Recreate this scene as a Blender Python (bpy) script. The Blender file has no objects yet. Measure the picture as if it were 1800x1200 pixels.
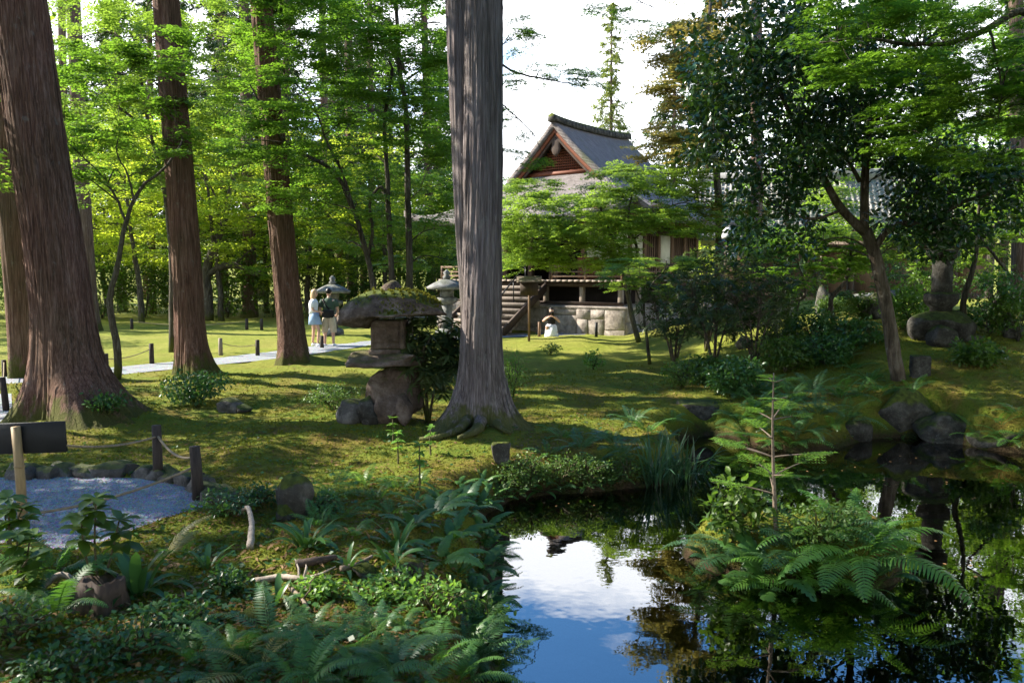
import bpy, bmesh, math, random
import numpy as np
from mathutils import Vector, Matrix

random.seed(7)
SC = bpy.context.scene
COL = SC.collection
R = math.radians

# ------------------------------------------------------------------ camera
CAM = np.array((0.0, 0.0, 2.2)); FPX = 1500.0; PITCH = -R(4.57)
cd = bpy.data.cameras.new('camera'); cam = bpy.data.objects.new('camera', cd); COL.objects.link(cam)
cam.location = CAM; cam.rotation_euler = (R(90) + PITCH, 0, 0)
cd.sensor_width = 36; cd.lens = FPX / 1800 * 36; cd.clip_start = 0.05; cd.clip_end = 3000
cd.dof.use_dof = True; cd.dof.focus_distance = 12.5; cd.dof.aperture_fstop = 3.2
SC.camera = cam

# ------------------------------------------------------------------ sky, sun, exposure
SUN_AZ = math.atan2(-0.965, 0.26); SUN_EL = R(36)
world = bpy.data.worlds.new('World'); SC.world = world; world.use_nodes = True
wt = world.node_tree; wt.nodes.clear()
def wn(t, **k):
    n = wt.nodes.new(t)
    for a, b in k.items(): setattr(n, a, b)
    return n
wo = wn('ShaderNodeOutputWorld'); wb = wn('ShaderNodeBackground'); wb.inputs['Strength'].default_value = 0.05
sky = wn('ShaderNodeTexSky', sky_type='NISHITA', sun_disc=False)
sky.sun_elevation = SUN_EL; sky.sun_rotation = SUN_AZ; sky.air_density = 1.0; sky.dust_density = 0.1; sky.ozone_density = 4.0
tc = wn('ShaderNodeTexCoord'); sp = wn('ShaderNodeSeparateXYZ'); wt.links.new(tc.outputs['Generated'], sp.inputs[0])
zp = wn('ShaderNodeMath', operation='ADD'); zp.inputs[1].default_value = 0.22; wt.links.new(sp.outputs['Z'], zp.inputs[0])
zm = wn('ShaderNodeMath', operation='MAXIMUM'); zm.inputs[1].default_value = 0.05; wt.links.new(zp.outputs[0], zm.inputs[0])
dx = wn('ShaderNodeMath', operation='DIVIDE'); dy = wn('ShaderNodeMath', operation='DIVIDE')
wt.links.new(sp.outputs['X'], dx.inputs[0]); wt.links.new(zm.outputs[0], dx.inputs[1])
wt.links.new(sp.outputs['Y'], dy.inputs[0]); wt.links.new(zm.outputs[0], dy.inputs[1])
cb = wn('ShaderNodeCombineXYZ'); wt.links.new(dx.outputs[0], cb.inputs[0]); wt.links.new(dy.outputs[0], cb.inputs[1])
cb.inputs[2].default_value = 3.7
ns = wn('ShaderNodeTexNoise'); ns.inputs['Scale'].default_value = 1.15; ns.inputs['Detail'].default_value = 7; ns.inputs['Roughness'].default_value = 0.58
ns.inputs['Distortion'].default_value = 0.25
wt.links.new(cb.outputs[0], ns.inputs['Vector'])
# more cloud low down, where one looks through more of it
lo = wn('ShaderNodeMapRange'); lo.inputs['From Min'].default_value = 0.31; lo.inputs['From Max'].default_value = 0.39
lo.inputs['To Min'].default_value = 0.26; lo.inputs['To Max'].default_value = -0.12
wt.links.new(sp.outputs['Z'], lo.inputs['Value'])
ad = wn('ShaderNodeMath', operation='ADD'); wt.links.new(ns.outputs['Fac'], ad.inputs[0]); wt.links.new(lo.outputs[0], ad.inputs[1])
cr = wn('ShaderNodeValToRGB'); cr.color_ramp.elements[0].position = 0.52; cr.color_ramp.elements[1].position = 0.64
wt.links.new(ad.outputs[0], cr.inputs[0])
mx = wn('ShaderNodeMixRGB'); wt.links.new(cr.outputs['Color'], mx.inputs[0]); hsv = wn('ShaderNodeHueSaturation'); hsv.inputs['Saturation'].default_value = 1.2; hsv.inputs['Value'].default_value = 2.5; wt.links.new(sky.outputs[0], hsv.inputs['Color']); wt.links.new(hsv.outputs[0], mx.inputs[1])
mx.inputs[2].default_value = (19.0, 19.6, 20.8, 1)
wt.links.new(mx.outputs[0], wb.inputs['Color']); wt.links.new(wb.outputs[0], wo.inputs['Surface'])

sd_ = bpy.data.lights.new('sun', 'SUN'); sd_.energy = 5.0; sd_.angle = R(0.53); sd_.color = (1.0, 0.93, 0.80)
sun = bpy.data.objects.new('sun', sd_); COL.objects.link(sun)
SUNV = Vector((math.sin(SUN_AZ) * math.cos(SUN_EL), math.cos(SUN_AZ) * math.cos(SUN_EL), math.sin(SUN_EL)))
sun.rotation_euler = (-SUNV).to_track_quat('-Z', 'Y').to_euler(); sun.location = SUNV * 60

vs = SC.view_settings
vs.view_transform = 'Standard'; vs.look = 'None'; vs.gamma = 1; vs.use_curve_mapping = False; vs.exposure = 1.80
SC.cycles.max_bounces = 4; SC.cycles.diffuse_bounces = 2; SC.cycles.glossy_bounces = 2; SC.cycles.transparent_max_bounces = 8
SC.cycles.transmission_bounces = 3; SC.cycles.caustics_reflective = False; SC.cycles.caustics_refractive = False

# ------------------------------------------------------------------ rays: picture measurements to points in the place
_F = np.array((0, math.cos(PITCH), math.sin(PITCH))); _U = np.array((0, -math.sin(PITCH), math.cos(PITCH)))
def ray(px, py): return _F + (px - 900) / FPX * np.array((1, 0, 0)) + (600 - py) / FPX * _U
def G(px, py, z=0.0):
    d = ray(px, py); return CAM + d * ((z - CAM[2]) / d[2])
def at(px, py, y):
    d = ray(px, py); return CAM + d * (y / d[1])

def sstep(a, b, x):
    t = np.clip((x - a) / (b - a), 0, 1); return t * t * (3 - 2 * t)
def sd_poly(x, y, poly):
    x = np.asarray(x, float); y = np.asarray(y, float)
    d = np.full(x.shape, 1e18); s = np.ones(x.shape)
    n = len(poly)
    for i in range(n):
        ax, ay = poly[i]; bx, by = poly[i - 1]
        ex, ey = bx - ax, by - ay; wx, wy = x - ax, y - ay
        t = np.clip((wx * ex + wy * ey) / (ex * ex + ey * ey + 1e-12), 0, 1)
        d = np.minimum(d, (wx - ex * t) ** 2 + (wy - ey * t) ** 2)
        c1 = y >= ay; c2 = y < by; c3 = ex * wy > ey * wx
        f = (c1 & c2 & c3) | (~c1 & ~c2 & ~c3)
        s = np.where(f, -s, s)
    return s * np.sqrt(d)
# cheap smooth value noise
_rt = np.random.RandomState(3).rand(256, 256)
def vnoise(x, y, s=1.0, o=0.0):
    x = np.asarray(x, float) * s + 57.3 + o * 13.7; y = np.asarray(y, float) * s + 91.1 + o * 7.9
    xi = np.floor(x).astype(int); yi = np.floor(y).astype(int); fx = x - xi; fy = y - yi
    fx = fx * fx * (3 - 2 * fx); fy = fy * fy * (3 - 2 * fy)
    a = _rt[xi % 256, yi % 256]; b = _rt[(xi + 1) % 256, yi % 256]; c = _rt[xi % 256, (yi + 1) % 256]; d = _rt[(xi + 1) % 256, (yi + 1) % 256]
    return (a * (1 - fx) + b * fx) * (1 - fy) + (c * (1 - fx) + d * fx) * fy - 0.5

# ------------------------------------------------------------------ terrain
WATER = -0.45
def pp(lst, z): return [tuple(G(a, b, z)[:2]) for a, b in lst]
POND = pp([(860, 1500), (872, 1290), (880, 1200), (892, 1100), (886, 1050), (894, 1000), (880, 940), (878, 906), (912, 882), (970, 872), (1050, 868),
           (1112, 864), (1170, 858), (1222, 842), (1228, 805), (1205, 778), (1250, 768), (1330, 790), (1420, 800), (1500, 786), (1545, 774),
           (1640, 770), (1720, 790), (1800, 800), (1950, 810), (2300, 900), (2700, 1200), (2500, 1500)], WATER)
_ic = G(1405, 985, WATER)
ISLE = [tuple(_ic[:2] + np.array((0.80 * math.cos(t) * (1 + .12 * math.sin(3 * t)), 0.55 * math.sin(t) * (1 + .1 * math.cos(2 * t + 1)))))
        for t in np.linspace(0, 2 * math.pi, 28, endpoint=False)]
GRAV = pp([(-900, 760), (-200, 700), (20, 690), (22, 735), (-30, 760), (-60, 838), (40, 836), (160, 836), (240, 838), (325, 852), (372, 872), (368, 885), (320, 898), (250, 922),
           (190, 945), (140, 962), (95, 962), (60, 945), (-60, 960), (-900, 1150)], 0.0)
def ribbon(lst, w):
    p = np.array([G(a, b, 0)[:2] for a, b in lst]); q = np.gradient(p, axis=0); q /= np.linalg.norm(q, axis=1)[:, None]
    n = np.stack((-q[:, 1], q[:, 0]), 1) * w / 2
    return p + n, p - n
PATH_A, PATH_B = ribbon([(-250, 678), (-60, 672), (80, 662), (190, 652), (300, 641), (420, 630), (520, 618), (620, 604), (740, 596), (860, 590), (960, 586), (1060, 584), (1140, 583), (1220, 582)], 1.5)
PATH = [tuple(a) for a in PATH_A] + [tuple(b) for b in PATH_B[::-1]]
BACK_A, BACK_B = ribbon([(500, 563), (600, 559), (720, 556), (860, 557)], 2.2)
BPATH = [tuple(a) for a in BACK_A] + [tuple(b) for b in BACK_B[::-1]]
MOUNDS = []   # (x, y, radius, height)
for (mx_, my_, mr, mh) in [(540, 640, 1.3, .22), (910, 603, 1.2, .25), (1010, 598, 1.0, .14), (1110, 655, .6, .16), (430, 603, 1.2, .22), (160, 735, 1.3, .16), (650, 735, 1.2, .12),
                           (845, 762, .9, .14), (420, 800, 1.0, .07), (560, 770, 1.2, .08), (980, 680, 1.4, .08), (330, 670, 1.0, .12), (1000, 740, .9, .1),
                           (470, 985, .4, .12), (560, 1010, .35, .12), (690, 1000, .4, .14), (640, 960, .45, .1), (330, 1010, .4, .08), (760, 930, .35, .1)]:
    g = G(mx_, my_); MOUNDS.append((g[0], g[1], mr, mh))
def hgt(x, y, fine=True):
    x = np.asarray(x, float); y = np.asarray(y, float)
    h = 0.10 * vnoise(x, y, .45) + 0.07 * vnoise(x, y, 1.3, 1)
    if fine: h = h + 0.05 * vnoise(x, y, 3.2, 2) + 0.030 * vnoise(x, y, 8., 3)
    for a, b, r, k in MOUNDS: h = h + k * np.exp(-((x - a) ** 2 + (y - b) ** 2) / (r * r * .5))
    h = h + 1.15 * sstep(3.0, 9.0, x) * sstep(11.0, 19.0, y) * (1 - .5 * sstep(26, 34, y) * (1 - sstep(9, 13, x)))
    far = sstep(34, 50, y); h = h * (1 - far) - .0 * far
    h = h * (1 - sstep(80, 120, np.hypot(x, y)))
    flat = np.minimum(np.minimum(sd_poly(x, y, GRAV), sd_poly(x, y, PATH)), sd_poly(x, y, BPATH))
    k = sstep(0.0, 0.45, flat); h = h * k - 0.05 * (1 - sstep(-.08, .06, flat))
    s = sd_poly(x, y, POND); si = sd_poly(x, y, ISLE)
    s = s + .16 * vnoise(x, y, 2.1, 5) * (np.abs(s) < 1.5)
    bank = sstep(-.05, 0.55, s)
    hp = h * bank + (-0.55) * (1 - bank)
    bed = -0.55 - 0.38 * sstep(0, 1.3, -s) + .05 * vnoise(x, y, 2.5, 8) + .16 * sstep(8.2, 5.2, y) * sstep(4.5, 2.2, np.abs(x - 2.6)) * sstep(.4, 1.4, -s) - .03
    h = np.where(s > -.05, hp, bed)
    isl = sstep(-.38, .10, -si)
    h = np.maximum(h, np.where(si < .4, -0.62 + 0.52 * isl + .10 * vnoise(x, y, 2.5, 9), -9))
    return h
def ground(px, py):
    d = ray(px, py)
    t = np.concatenate((np.linspace(3, 30, 1400), np.linspace(30, 90, 700)))
    P = CAM[None] + d[None] * t[:, None]
    below = np.nonzero(P[:, 2] <= hgt(P[:, 0], P[:, 1]))[0]
    i = below[0] if len(below) else -1
    p = P[i]; return np.array((p[0], p[1], float(hgt(p[0], p[1]))))
def onz(x, y): return float(hgt(x, y))

# ------------------------------------------------------------------ mesh building
def nrm(v):
    v = np.asarray(v, float); return v / (np.linalg.norm(v, axis=-1, keepdims=True) + 1e-12)
class MB:
    def __init__(s): s.v = []; s.f = []; s.n = 0
    def add(s, v, f):
        v = np.asarray(v, float).reshape(-1, 3); f = np.asarray(f, int)
        s.v.append(v); s.f.append(f + s.n); s.n += len(v); return s
    def mesh(s, name, smooth=False):
        me = bpy.data.meshes.new(name)
        V = np.concatenate(s.v) if s.v else np.zeros((0, 3))
        me.vertices.add(len(V)); me.vertices.foreach_set('co', V.astype(np.float32).ravel())
        li = np.concatenate([f.ravel() for f in s.f]); tot = np.concatenate([np.full(len(f), f.shape[1]) for f in s.f])
        me.loops.add(len(li)); me.loops.foreach_set('vertex_index', li.astype(np.int32))
        me.polygons.add(len(tot)); st = np.concatenate(([0], np.cumsum(tot)[:-1]))
        me.polygons.foreach_set('loop_start', st.astype(np.int32))
        try: me.polygons.foreach_set('loop_total', tot.astype(np.int32))
        except Exception: pass
        if smooth: me.polygons.foreach_set('use_smooth', np.ones(len(tot), bool))
        me.update(calc_edges=True); return me
    def box(s, c, size, rz=0.0, bev=0.0, M=None):
        x, y, z = np.array(size) / 2.0
        if bev <= 0:
            v = np.array([(a, b, d) for d in (-z, z) for b in (-y, y) for a in (-x, x)])
            f = [(0, 2, 3, 1), (4, 5, 7, 6), (0, 1, 5, 4), (2, 6, 7, 3), (0, 4, 6, 2), (1, 3, 7, 5)]
        else:
            b_ = min(bev, x * .9, y * .9, z * .9); v = []
            for zz, k in ((-z, b_), (-z + b_, 0), (z - b_, 0), (z, b_)):
                X, Y = x - k, y - k
                v += [(-X, -Y + b_ * (k == 0), zz), (-X + b_ * (k == 0), -Y, zz), (X - b_ * (k == 0), -Y, zz), (X, -Y + b_ * (k == 0), zz),
                      (X, Y - b_ * (k == 0), zz), (X - b_ * (k == 0), Y, zz), (-X + b_ * (k == 0), Y, zz), (-X, Y - b_ * (k == 0), zz)]
            v = np.array(v, float); f = []
            for r in range(3):
                for i in range(8):
                    j = (i + 1) % 8; f.append((r * 8 + i, r * 8 + j, r * 8 + 8 + j, r * 8 + 8 + i))
            f += [(0, 7, 2, 1), (7, 6, 3, 2), (6, 5, 4, 3), (24, 25, 26, 31), (31, 26, 27, 30), (30, 27, 28, 29)]
        if rz:
            ca, sa = math.cos(rz), math.sin(rz); v = v @ np.array(((ca, sa, 0), (-sa, ca, 0), (0, 0, 1)))
        if M is not None: v = v @ np.array(M.to_3x3()).T
        return s.add(v + np.array(c), f)
    def tube(s, pts, rad, sides=6, cap=True, wob=0.0, rng=None):
        P = np.asarray(pts, float); n = len(P); rad = np.broadcast_to(np.asarray(rad, float), (n,))
        T = nrm(np.gradient(P, axis=0)); a = np.array((1., 0, 0)) if abs(T[0][0]) < .8 else np.array((0, 1., 0))
        th = np.linspace(0, 2 * np.pi, sides, endpoint=False); V = []
        nn = a - T[0] * a.dot(T[0])
        for i in range(n):
            nn = nn - T[i] * nn.dot(T[i]); nn = nn / (np.linalg.norm(nn) + 1e-9); bb = np.cross(T[i], nn)
            rr = rad[i] * (np.ones(sides) if not wob else 1 + wob * (rng.rand(sides) - .5))
            V.append(P[i] + (np.cos(th) * rr)[:, None] * nn + (np.sin(th) * rr)[:, None] * bb)
        k = np.arange(n - 1)[:, None] * sides; i = np.arange(sides)[None]; j = (i + 1) % sides
        f = np.stack((k + i, k + j, k + sides + j, k + sides + i), -1).reshape(-1, 4)
        base = s.n; s.add(np.concatenate(V), f)
        if cap and sides >= 3:
            s.f.append(np.array([list(range(base + sides - 1, base - 1, -1))])); s.f.append(np.array([list(range(base + (n - 1) * sides, base + n * sides))]))
        return s
    def lathe(s, prof, sides=16, c=(0, 0, 0), sx=1.0, sy=1.0, rot=0.0, poly=False):
        th = np.linspace(0, 2 * np.pi, sides, endpoint=False) + rot; V = []
        for r, z in prof: V.append(np.stack((np.cos(th) * r * sx, np.sin(th) * r * sy, np.full(sides, z)), 1))
        n = len(prof); k = np.arange(n - 1)[:, None] * sides; i = np.arange(sides)[None]; j = (i + 1) % sides
        f = np.stack((k + i, k + j, k + sides + j, k + sides + i), -1).reshape(-1, 4)
        base = s.n; s.add(np.concatenate(V) + np.array(c), f)
        s.f.append(np.array([list(range(base + sides - 1, base - 1, -1))])); s.f.append(np.array([list(range(base + (n - 1) * sides, base + n * sides))]))
        return s

def obj(name, me, m, parent=None, loc=(0, 0, 0), rot=(0, 0, 0), scale=1.0):
    if isinstance(me, MB): me = me.mesh(name)
    o = bpy.data.objects.new(name, me); COL.objects.link(o)
    if m is not None and len(me.materials) == 0: me.materials.append(m)
    o.location = loc; o.rotation_euler = rot
    o.scale = (scale,) * 3 if np.isscalar(scale) else scale
    if parent is not None: o.parent = parent
    return o
def tag(o, label=None, cat=None, group=None, kind=None):
    if label: o['label'] = label
    if cat: o['category'] = cat
    if group: o['group'] = group
    if kind: o['kind'] = kind
    return o
def thing(name, loc, label, cat, group=None, rz=0.0):
    o = bpy.data.objects.new(name, None); COL.objects.link(o); o.location = loc; o.rotation_euler = (0, 0, rz); o.empty_display_size = .2
    return tag(o, label, cat, group)
def wpart(name, mb, m, parent, smooth=False):     # geometry in world coordinates under an unrotated Empty
    me = mb.mesh(name, smooth); return obj(name, me, m, parent, loc=-np.array(parent.location))
def copy_tree(o, loc, rz=0.0, scale=1.0, label=None, group=None):
    r = o.copy(); COL.objects.link(r); r.location = loc; r.rotation_euler = (0, 0, rz); r.scale = (scale,) * 3 if np.isscalar(scale) else scale
    if label: r['label'] = label
    if group: r['group'] = group
    for ch in o.children:
        c = ch.copy(); COL.objects.link(c); c.parent = r
        for g in ch.children:
            d = g.copy(); COL.objects.link(d); d.parent = c
    return r

# ------------------------------------------------------------------ materials
def newmat(name):
    m = bpy.data.materials.new(name); m.use_nodes = True; nt = m.node_tree
    b = nt.nodes['Principled BSDF']; return m, nt, b
def node(nt, t, ins=None, **k):
    n = nt.nodes.new(t)
    for a, v in k.items(): setattr(n, a, v)
    for a, v in (ins or {}).items():
        if hasattr(v, 'is_output'): nt.links.new(v, n.inputs[a])
        else: n.inputs[a].default_value = v
    return n
def ramp(nt, fac, stops):
    r = nt.nodes.new('ShaderNodeValToRGB'); e = r.color_ramp.elements
    while len(e) < len(stops): e.new(0.5)
    for i, (p, c) in enumerate(stops): e[i].position = p; e[i].color = (*c, 1) if len(c) == 3 else c
    nt.links.new(fac, r.inputs[0]); return r.outputs['Color']
def noise(nt, vec, scale, detail=4, rough=.55, dist=0.0):
    return node(nt, 'ShaderNodeTexNoise', {'Vector': vec, 'Scale': scale, 'Detail': detail, 'Roughness': rough, 'Distortion': dist}).outputs['Fac']
def mapped(nt, scale=(1, 1, 1), which='Object'):
    t = nt.nodes.new('ShaderNodeTexCoord'); m = node(nt, 'ShaderNodeMapping', {'Scale': scale}); nt.links.new(t.outputs[which], m.inputs[0]); return m.outputs[0]
def wpos(nt, scale=(1, 1, 1)):
    g = nt.nodes.new('ShaderNodeNewGeometry'); m = node(nt, 'ShaderNodeMapping', {'Scale': scale}); nt.links.new(g.outputs['Position'], m.inputs[0]); return m.outputs[0]
def mix(nt, f, a, b, bt='MIX'):
    n = nt.nodes.new('ShaderNodeMixRGB'); n.blend_type = bt
    for i, v in ((0, f), (1, a), (2, b)):
        if hasattr(v, 'is_output'): nt.links.new(v, n.inputs[i])
        elif np.isscalar(v): n.inputs[i].default_value = v
        else: n.inputs[i].default_value = (*v, 1)
    return n.outputs[0]
def bump(nt, b, hs, strength=.5, dist=.02):
    n = node(nt, 'ShaderNodeBump', {'Height': hs, 'Strength': strength, 'Distance': dist}); nt.links.new(n.outputs[0], b.inputs['Normal'])
def leafmat(name, c1, c2, trans, tr=.4, rough=.45, spec=.4, big=0.6, c3=None):
    m, nt, b = newmat(name); g = nt.nodes.new('ShaderNodeNewGeometry'); oi = nt.nodes.new('ShaderNodeObjectInfo')
    col = mix(nt, g.outputs['Random Per Island'], c1, c2)
    n = noise(nt, wpos(nt), big, 2)
    f = ramp(nt, n, [(.38, (0, 0, 0)), (.66, (1, 1, 1))])
    col2 = mix(nt, f, col, c3 if c3 else tuple(x * 1.5 for x in c2))
    hs = node(nt, 'ShaderNodeHueSaturation', {'Color': col2})
    mr = node(nt, 'ShaderNodeMapRange', {'Value': oi.outputs['Random'], 'To Min': .78, 'To Max': 1.22}); nt.links.new(mr.outputs[0], hs.inputs['Value'])
    nt.links.new(hs.outputs[0], b.inputs['Base Color']); b.inputs['Roughness'].default_value = rough; b.inputs['Specular IOR Level'].default_value = spec
    t = node(nt, 'ShaderNodeBsdfTranslucent'); tcol = mix(nt, g.outputs['Random Per Island'], trans, tuple(x * 1.35 for x in trans)); tcol = mix(nt, .35, tcol, col2, 'MIX'); nt.links.new(tcol, t.inputs[0])
    ms = node(nt, 'ShaderNodeMixShader', {0: tr}); nt.links.new(b.outputs[0], ms.inputs[1]); nt.links.new(t.outputs[0], ms.inputs[2])
    nt.links.new(ms.outputs[0], nt.nodes['Material Output'].inputs['Surface']); return m
def barkmat(name, dark, mid, lite, lichen=.35, fur=(14, 14, .9)):
    m, nt, b = newmat(name); v = wpos(nt, fur); n1 = noise(nt, v, 1.0, 6, .6, .3); n2 = noise(nt, wpos(nt, (fur[0] * 4, fur[0] * 4, 2.2)), 1.0, 5, .65)
    c = ramp(nt, n1, [(.30, dark), (.52, mid), (.74, lite)])
    c = mix(nt, .5, c, ramp(nt, n2, [(.36, tuple(x * .4 for x in dark)), (.50, mid), (.64, lite)]))
    l = noise(nt, wpos(nt, (7, 7, 4)), 1.0, 6, .7); lf = ramp(nt, l, [(.60, (0, 0, 0)), (.70, (lichen,) * 3)])
    c = mix(nt, lf, c, (.30, .31, .27))
    low = noise(nt, wpos(nt, (1.3, 1.3, .8)), 1., 3); c = mix(nt, ramp(nt, low, [(.4, (0, 0, 0)), (.75, (.4,) * 3)]), c, (.055, .06, .025))
    gz_ = nt.nodes.new('ShaderNodeNewGeometry'); sz_ = node(nt, 'ShaderNodeSeparateXYZ'); nt.links.new(gz_.outputs['Position'], sz_.inputs[0])
    ft = node(nt, 'ShaderNodeMapRange', {'Value': sz_.outputs['Z'], 'From Min': .75, 'From Max': .02, 'To Min': -.1, 'To Max': .42}).outputs[0]; mf = node(nt, 'ShaderNodeMath', {0: noise(nt, wpos(nt, (5, 5, 3)), 1., 5, .65), 1: ft}, operation='ADD').outputs[0]
    c = mix(nt, ramp(nt, mf, [(.66, (0, 0, 0)), (.80, (.85,) * 3)]), c, (.075, .085, .014))
    nt.links.new(c, b.inputs['Base Color']); b.inputs['Roughness'].default_value = .9; b.inputs['Specular IOR Level'].default_value = .15
    mm = node(nt, 'ShaderNodeMath', {0: n1, 1: n2}, operation='ADD').outputs[0]; bump(nt, b, mm, 1.0, .05); return m
def plain(name, c, rough=.7, var=.3, scale=6.0, bmp=.2, bscale=40, metal=0.0, stretch=(1, 1, 1), spec=.3):
    m, nt, b = newmat(name); v = wpos(nt, stretch)
    n = noise(nt, v, scale, 5, .6); col = ramp(nt, n, [(.3, tuple(x * (1 - var) for x in c)), (.7, tuple(min(1, x * (1 + var)) for x in c))])
    nt.links.new(col, b.inputs['Base Color']); b.inputs['Roughness'].default_value = rough; b.inputs['Metallic'].default_value = metal; b.inputs['Specular IOR Level'].default_value = spec
    if bmp: bump(nt, b, noise(nt, v, bscale, 4), bmp, .01)
    return m
def rockmat(name, c1, c2, moss=.5, mosscol=(.07, .085, .012)):
    m, nt, b = newmat(name); v = wpos(nt); n = noise(nt, v, 5, 8, .65); n2 = noise(nt, v, 28, 5, .7)
    c = ramp(nt, n, [(.32, tuple(x * .5 for x in c1)), (.5, c1), (.68, c2)]); c = mix(nt, ramp(nt, n2, [(.56, (0, 0, 0)), (.72, (.35,) * 3)]), c, (.28, .27, .24))
    g = nt.nodes.new('ShaderNodeNewGeometry'); s = node(nt, 'ShaderNodeSeparateXYZ'); nt.links.new(g.outputs['Normal'], s.inputs[0])
    a = node(nt, 'ShaderNodeMath', {0: s.outputs['Z'], 1: noise(nt, v, 3.5, 5, .6)}, operation='MULTIPLY_ADD'); a.inputs[2].default_value = 0.0
    nt.links.new(s.outputs['Z'], a.inputs[0])
    f = ramp(nt, a.outputs[0], [(.42 - .3 * moss, (0, 0, 0)), (.52 - .3 * moss, (1, 1, 1))])
    f2 = node(nt, 'ShaderNodeMath', {0: f, 1: min(1, moss * 1.6)}, operation='MULTIPLY').outputs[0]
    mc = ramp(nt, noise(nt, v, 12, 4), [(.35, tuple(x * .55 for x in mosscol)), (.7, tuple(x * 1.5 for x in mosscol))])
    nt.links.new(mix(nt, f2, c, mc), b.inputs['Base Color']); b.inputs['Roughness'].default_value = .92; b.inputs['Specular IOR Level'].default_value = .2
    mm = node(nt, 'ShaderNodeMath', {0: n, 1: n2}, operation='ADD').outputs[0]; bump(nt, b, mm, .8, .04); return m

M = {}
M['bark_red'] = barkmat('cedar bark reddish', (.050, .023, .016), (.155, .080, .056), (.30, .20, .155))
M['bark_grey'] = barkmat('cedar bark grey', (.055, .038, .036), (.19, .155, .15), (.37, .325, .315), .4)
M['bark_far'] = barkmat('cedar bark far', (.06, .035, .027), (.13, .08, .06), (.26, .20, .17), .3, (9, 9, .7))
M['bark_maple'] = barkmat('maple bark', (.025, .02, .016), (.075, .062, .048), (.20, .185, .15), .5, (10, 10, 4))
M['bark_pale'] = barkmat('pale smooth bark', (.10, .085, .065), (.21, .185, .15), (.36, .33, .28), .6, (5, 5, 3))
M['bark_cam'] = barkmat('camellia bark', (.035, .026, .019), (.10, .075, .053), (.20, .17, .135), .5, (5, 5, 3))
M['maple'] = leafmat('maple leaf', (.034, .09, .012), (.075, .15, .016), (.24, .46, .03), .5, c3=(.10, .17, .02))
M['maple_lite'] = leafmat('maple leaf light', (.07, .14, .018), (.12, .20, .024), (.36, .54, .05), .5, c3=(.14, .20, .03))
M['maple_backlit'] = leafmat('maple leaf backlit glow', (.11, .17, .018), (.19, .23, .025), (.70, .84, .06), .58, c3=(.20, .24, .03))  # backlit glow of the grove put into golden leaf and translucent colours
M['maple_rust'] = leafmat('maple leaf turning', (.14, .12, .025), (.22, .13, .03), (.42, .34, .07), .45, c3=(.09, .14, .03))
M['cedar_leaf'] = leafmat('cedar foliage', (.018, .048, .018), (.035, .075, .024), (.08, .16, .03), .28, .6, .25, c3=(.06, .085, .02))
M['cedar_pale'] = leafmat('cedar foliage backlight tint', (.09, .13, .035), (.14, .17, .04), (.25, .30, .06), .4, .6, .25)  # paler copy of cedar foliage; the far conifer's backlight is in its colour
M['camellia'] = leafmat('camellia leaf', (.012, .036, .010), (.026, .058, .014), (.09, .19, .015), .2, .28, .42, c3=(.022, .058, .015))
M['rhodo'] = leafmat('rhododendron leaf', (.030, .060, .018), (.055, .092, .026), (.14, .22, .03), .24, .42, .3, c3=(.075, .10, .03))
M['fern'] = leafmat('fern frond', (.036, .11, .024), (.065, .155, .030), (.17, .38, .03), .38, .42, .4, big=2.2, c3=(.065, .14, .03))
M['deadwood'] = plain('bleached dead wood', (.27, .225, .18), .85, .35, 9, .5, 30, stretch=(3, 3, 3))
M['fern_bright'] = leafmat('sunlit fern frond tint', (.045, .135, .022), (.080, .19, .028), (.24, .48, .035), .4, .42, .4, big=2.2, c3=(.09, .19, .03))  # lit copy of the fern: sun on the islet put into the green
M['fern_blue'] = leafmat('bluish fern frond', (.032, .085, .036), (.05, .12, .045), (.11, .24, .05), .3, .4, .4, big=2.2, c3=(.06, .13, .04))
M['fern_yellow'] = leafmat('yellowing fern frond', (.14, .15, .04), (.22, .19, .06), (.34, .34, .07), .4, .45, .4)
M['broad'] = leafmat('broad glossy leaf', (.022, .068, .020), (.040, .10, .024), (.12, .27, .03), .26, .34, .4, big=1.8, c3=(.05, .12, .022))
M['light_leaf'] = leafmat('fresh green leaf', (.05, .12, .02), (.085, .17, .025), (.24, .42, .04), .42, .4, .45, big=1.8)
M['hedge'] = leafmat('dark hedge leaf', (.020, .055, .012), (.05, .10, .016), (.18, .34, .025), .34, .4, .4, big=.9, c3=(.085, .14, .018))
M['azalea'] = leafmat('clipped azalea leaf', (.035, .075, .015), (.06, .11, .02), (.14, .24, .03), .3, .5, .3, big=1.5)
M['iris'] = leafmat('iris blade', (.022, .058, .026), (.04, .09, .036), (.08, .18, .03), .25, .35, .5, big=2)
M['dry'] = leafmat('fallen leaf', (.10, .05, .02), (.20, .12, .05), (.2, .12, .04), .2, .7, .2)
M['stem'] = plain('green brown stem', (.07, .06, .025), .7, .3, 20, .1)
M['twig'] = plain('dead twig', (.17, .13, .095), .85, .35, 18, .4)
M['rock'] = rockmat('grey garden stone', (.085, .08, .072), (.17, .16, .145), .45)
M['rock_moss'] = rockmat('mossy stone', (.06, .055, .046), (.13, .12, .10), .85)
M['rock_brown'] = rockmat('brown weathered stone', (.11, .078, .058), (.21, .165, .135), .30)
M['rock_roof'] = rockmat('lantern roof stone', (.10, .075, .06), (.23, .185, .155), .62, (.065, .085, .012))
M['rock_pale'] = rockmat('pale temple stone', (.30, .255, .22), (.44, .39, .34), .0)
M['rock_dark'] = rockmat('dark wet stone', (.045, .042, .035), (.10, .095, .085), .55, (.045, .065, .012))
M['granite'] = rockmat('granite', (.17, .17, .165), (.27, .27, .26), .2)
M['wood_dark'] = plain('dark aged wood', (.055, .036, .026), .75, .35, 3, .4, 12, stretch=(6, 6, .8))
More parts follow.
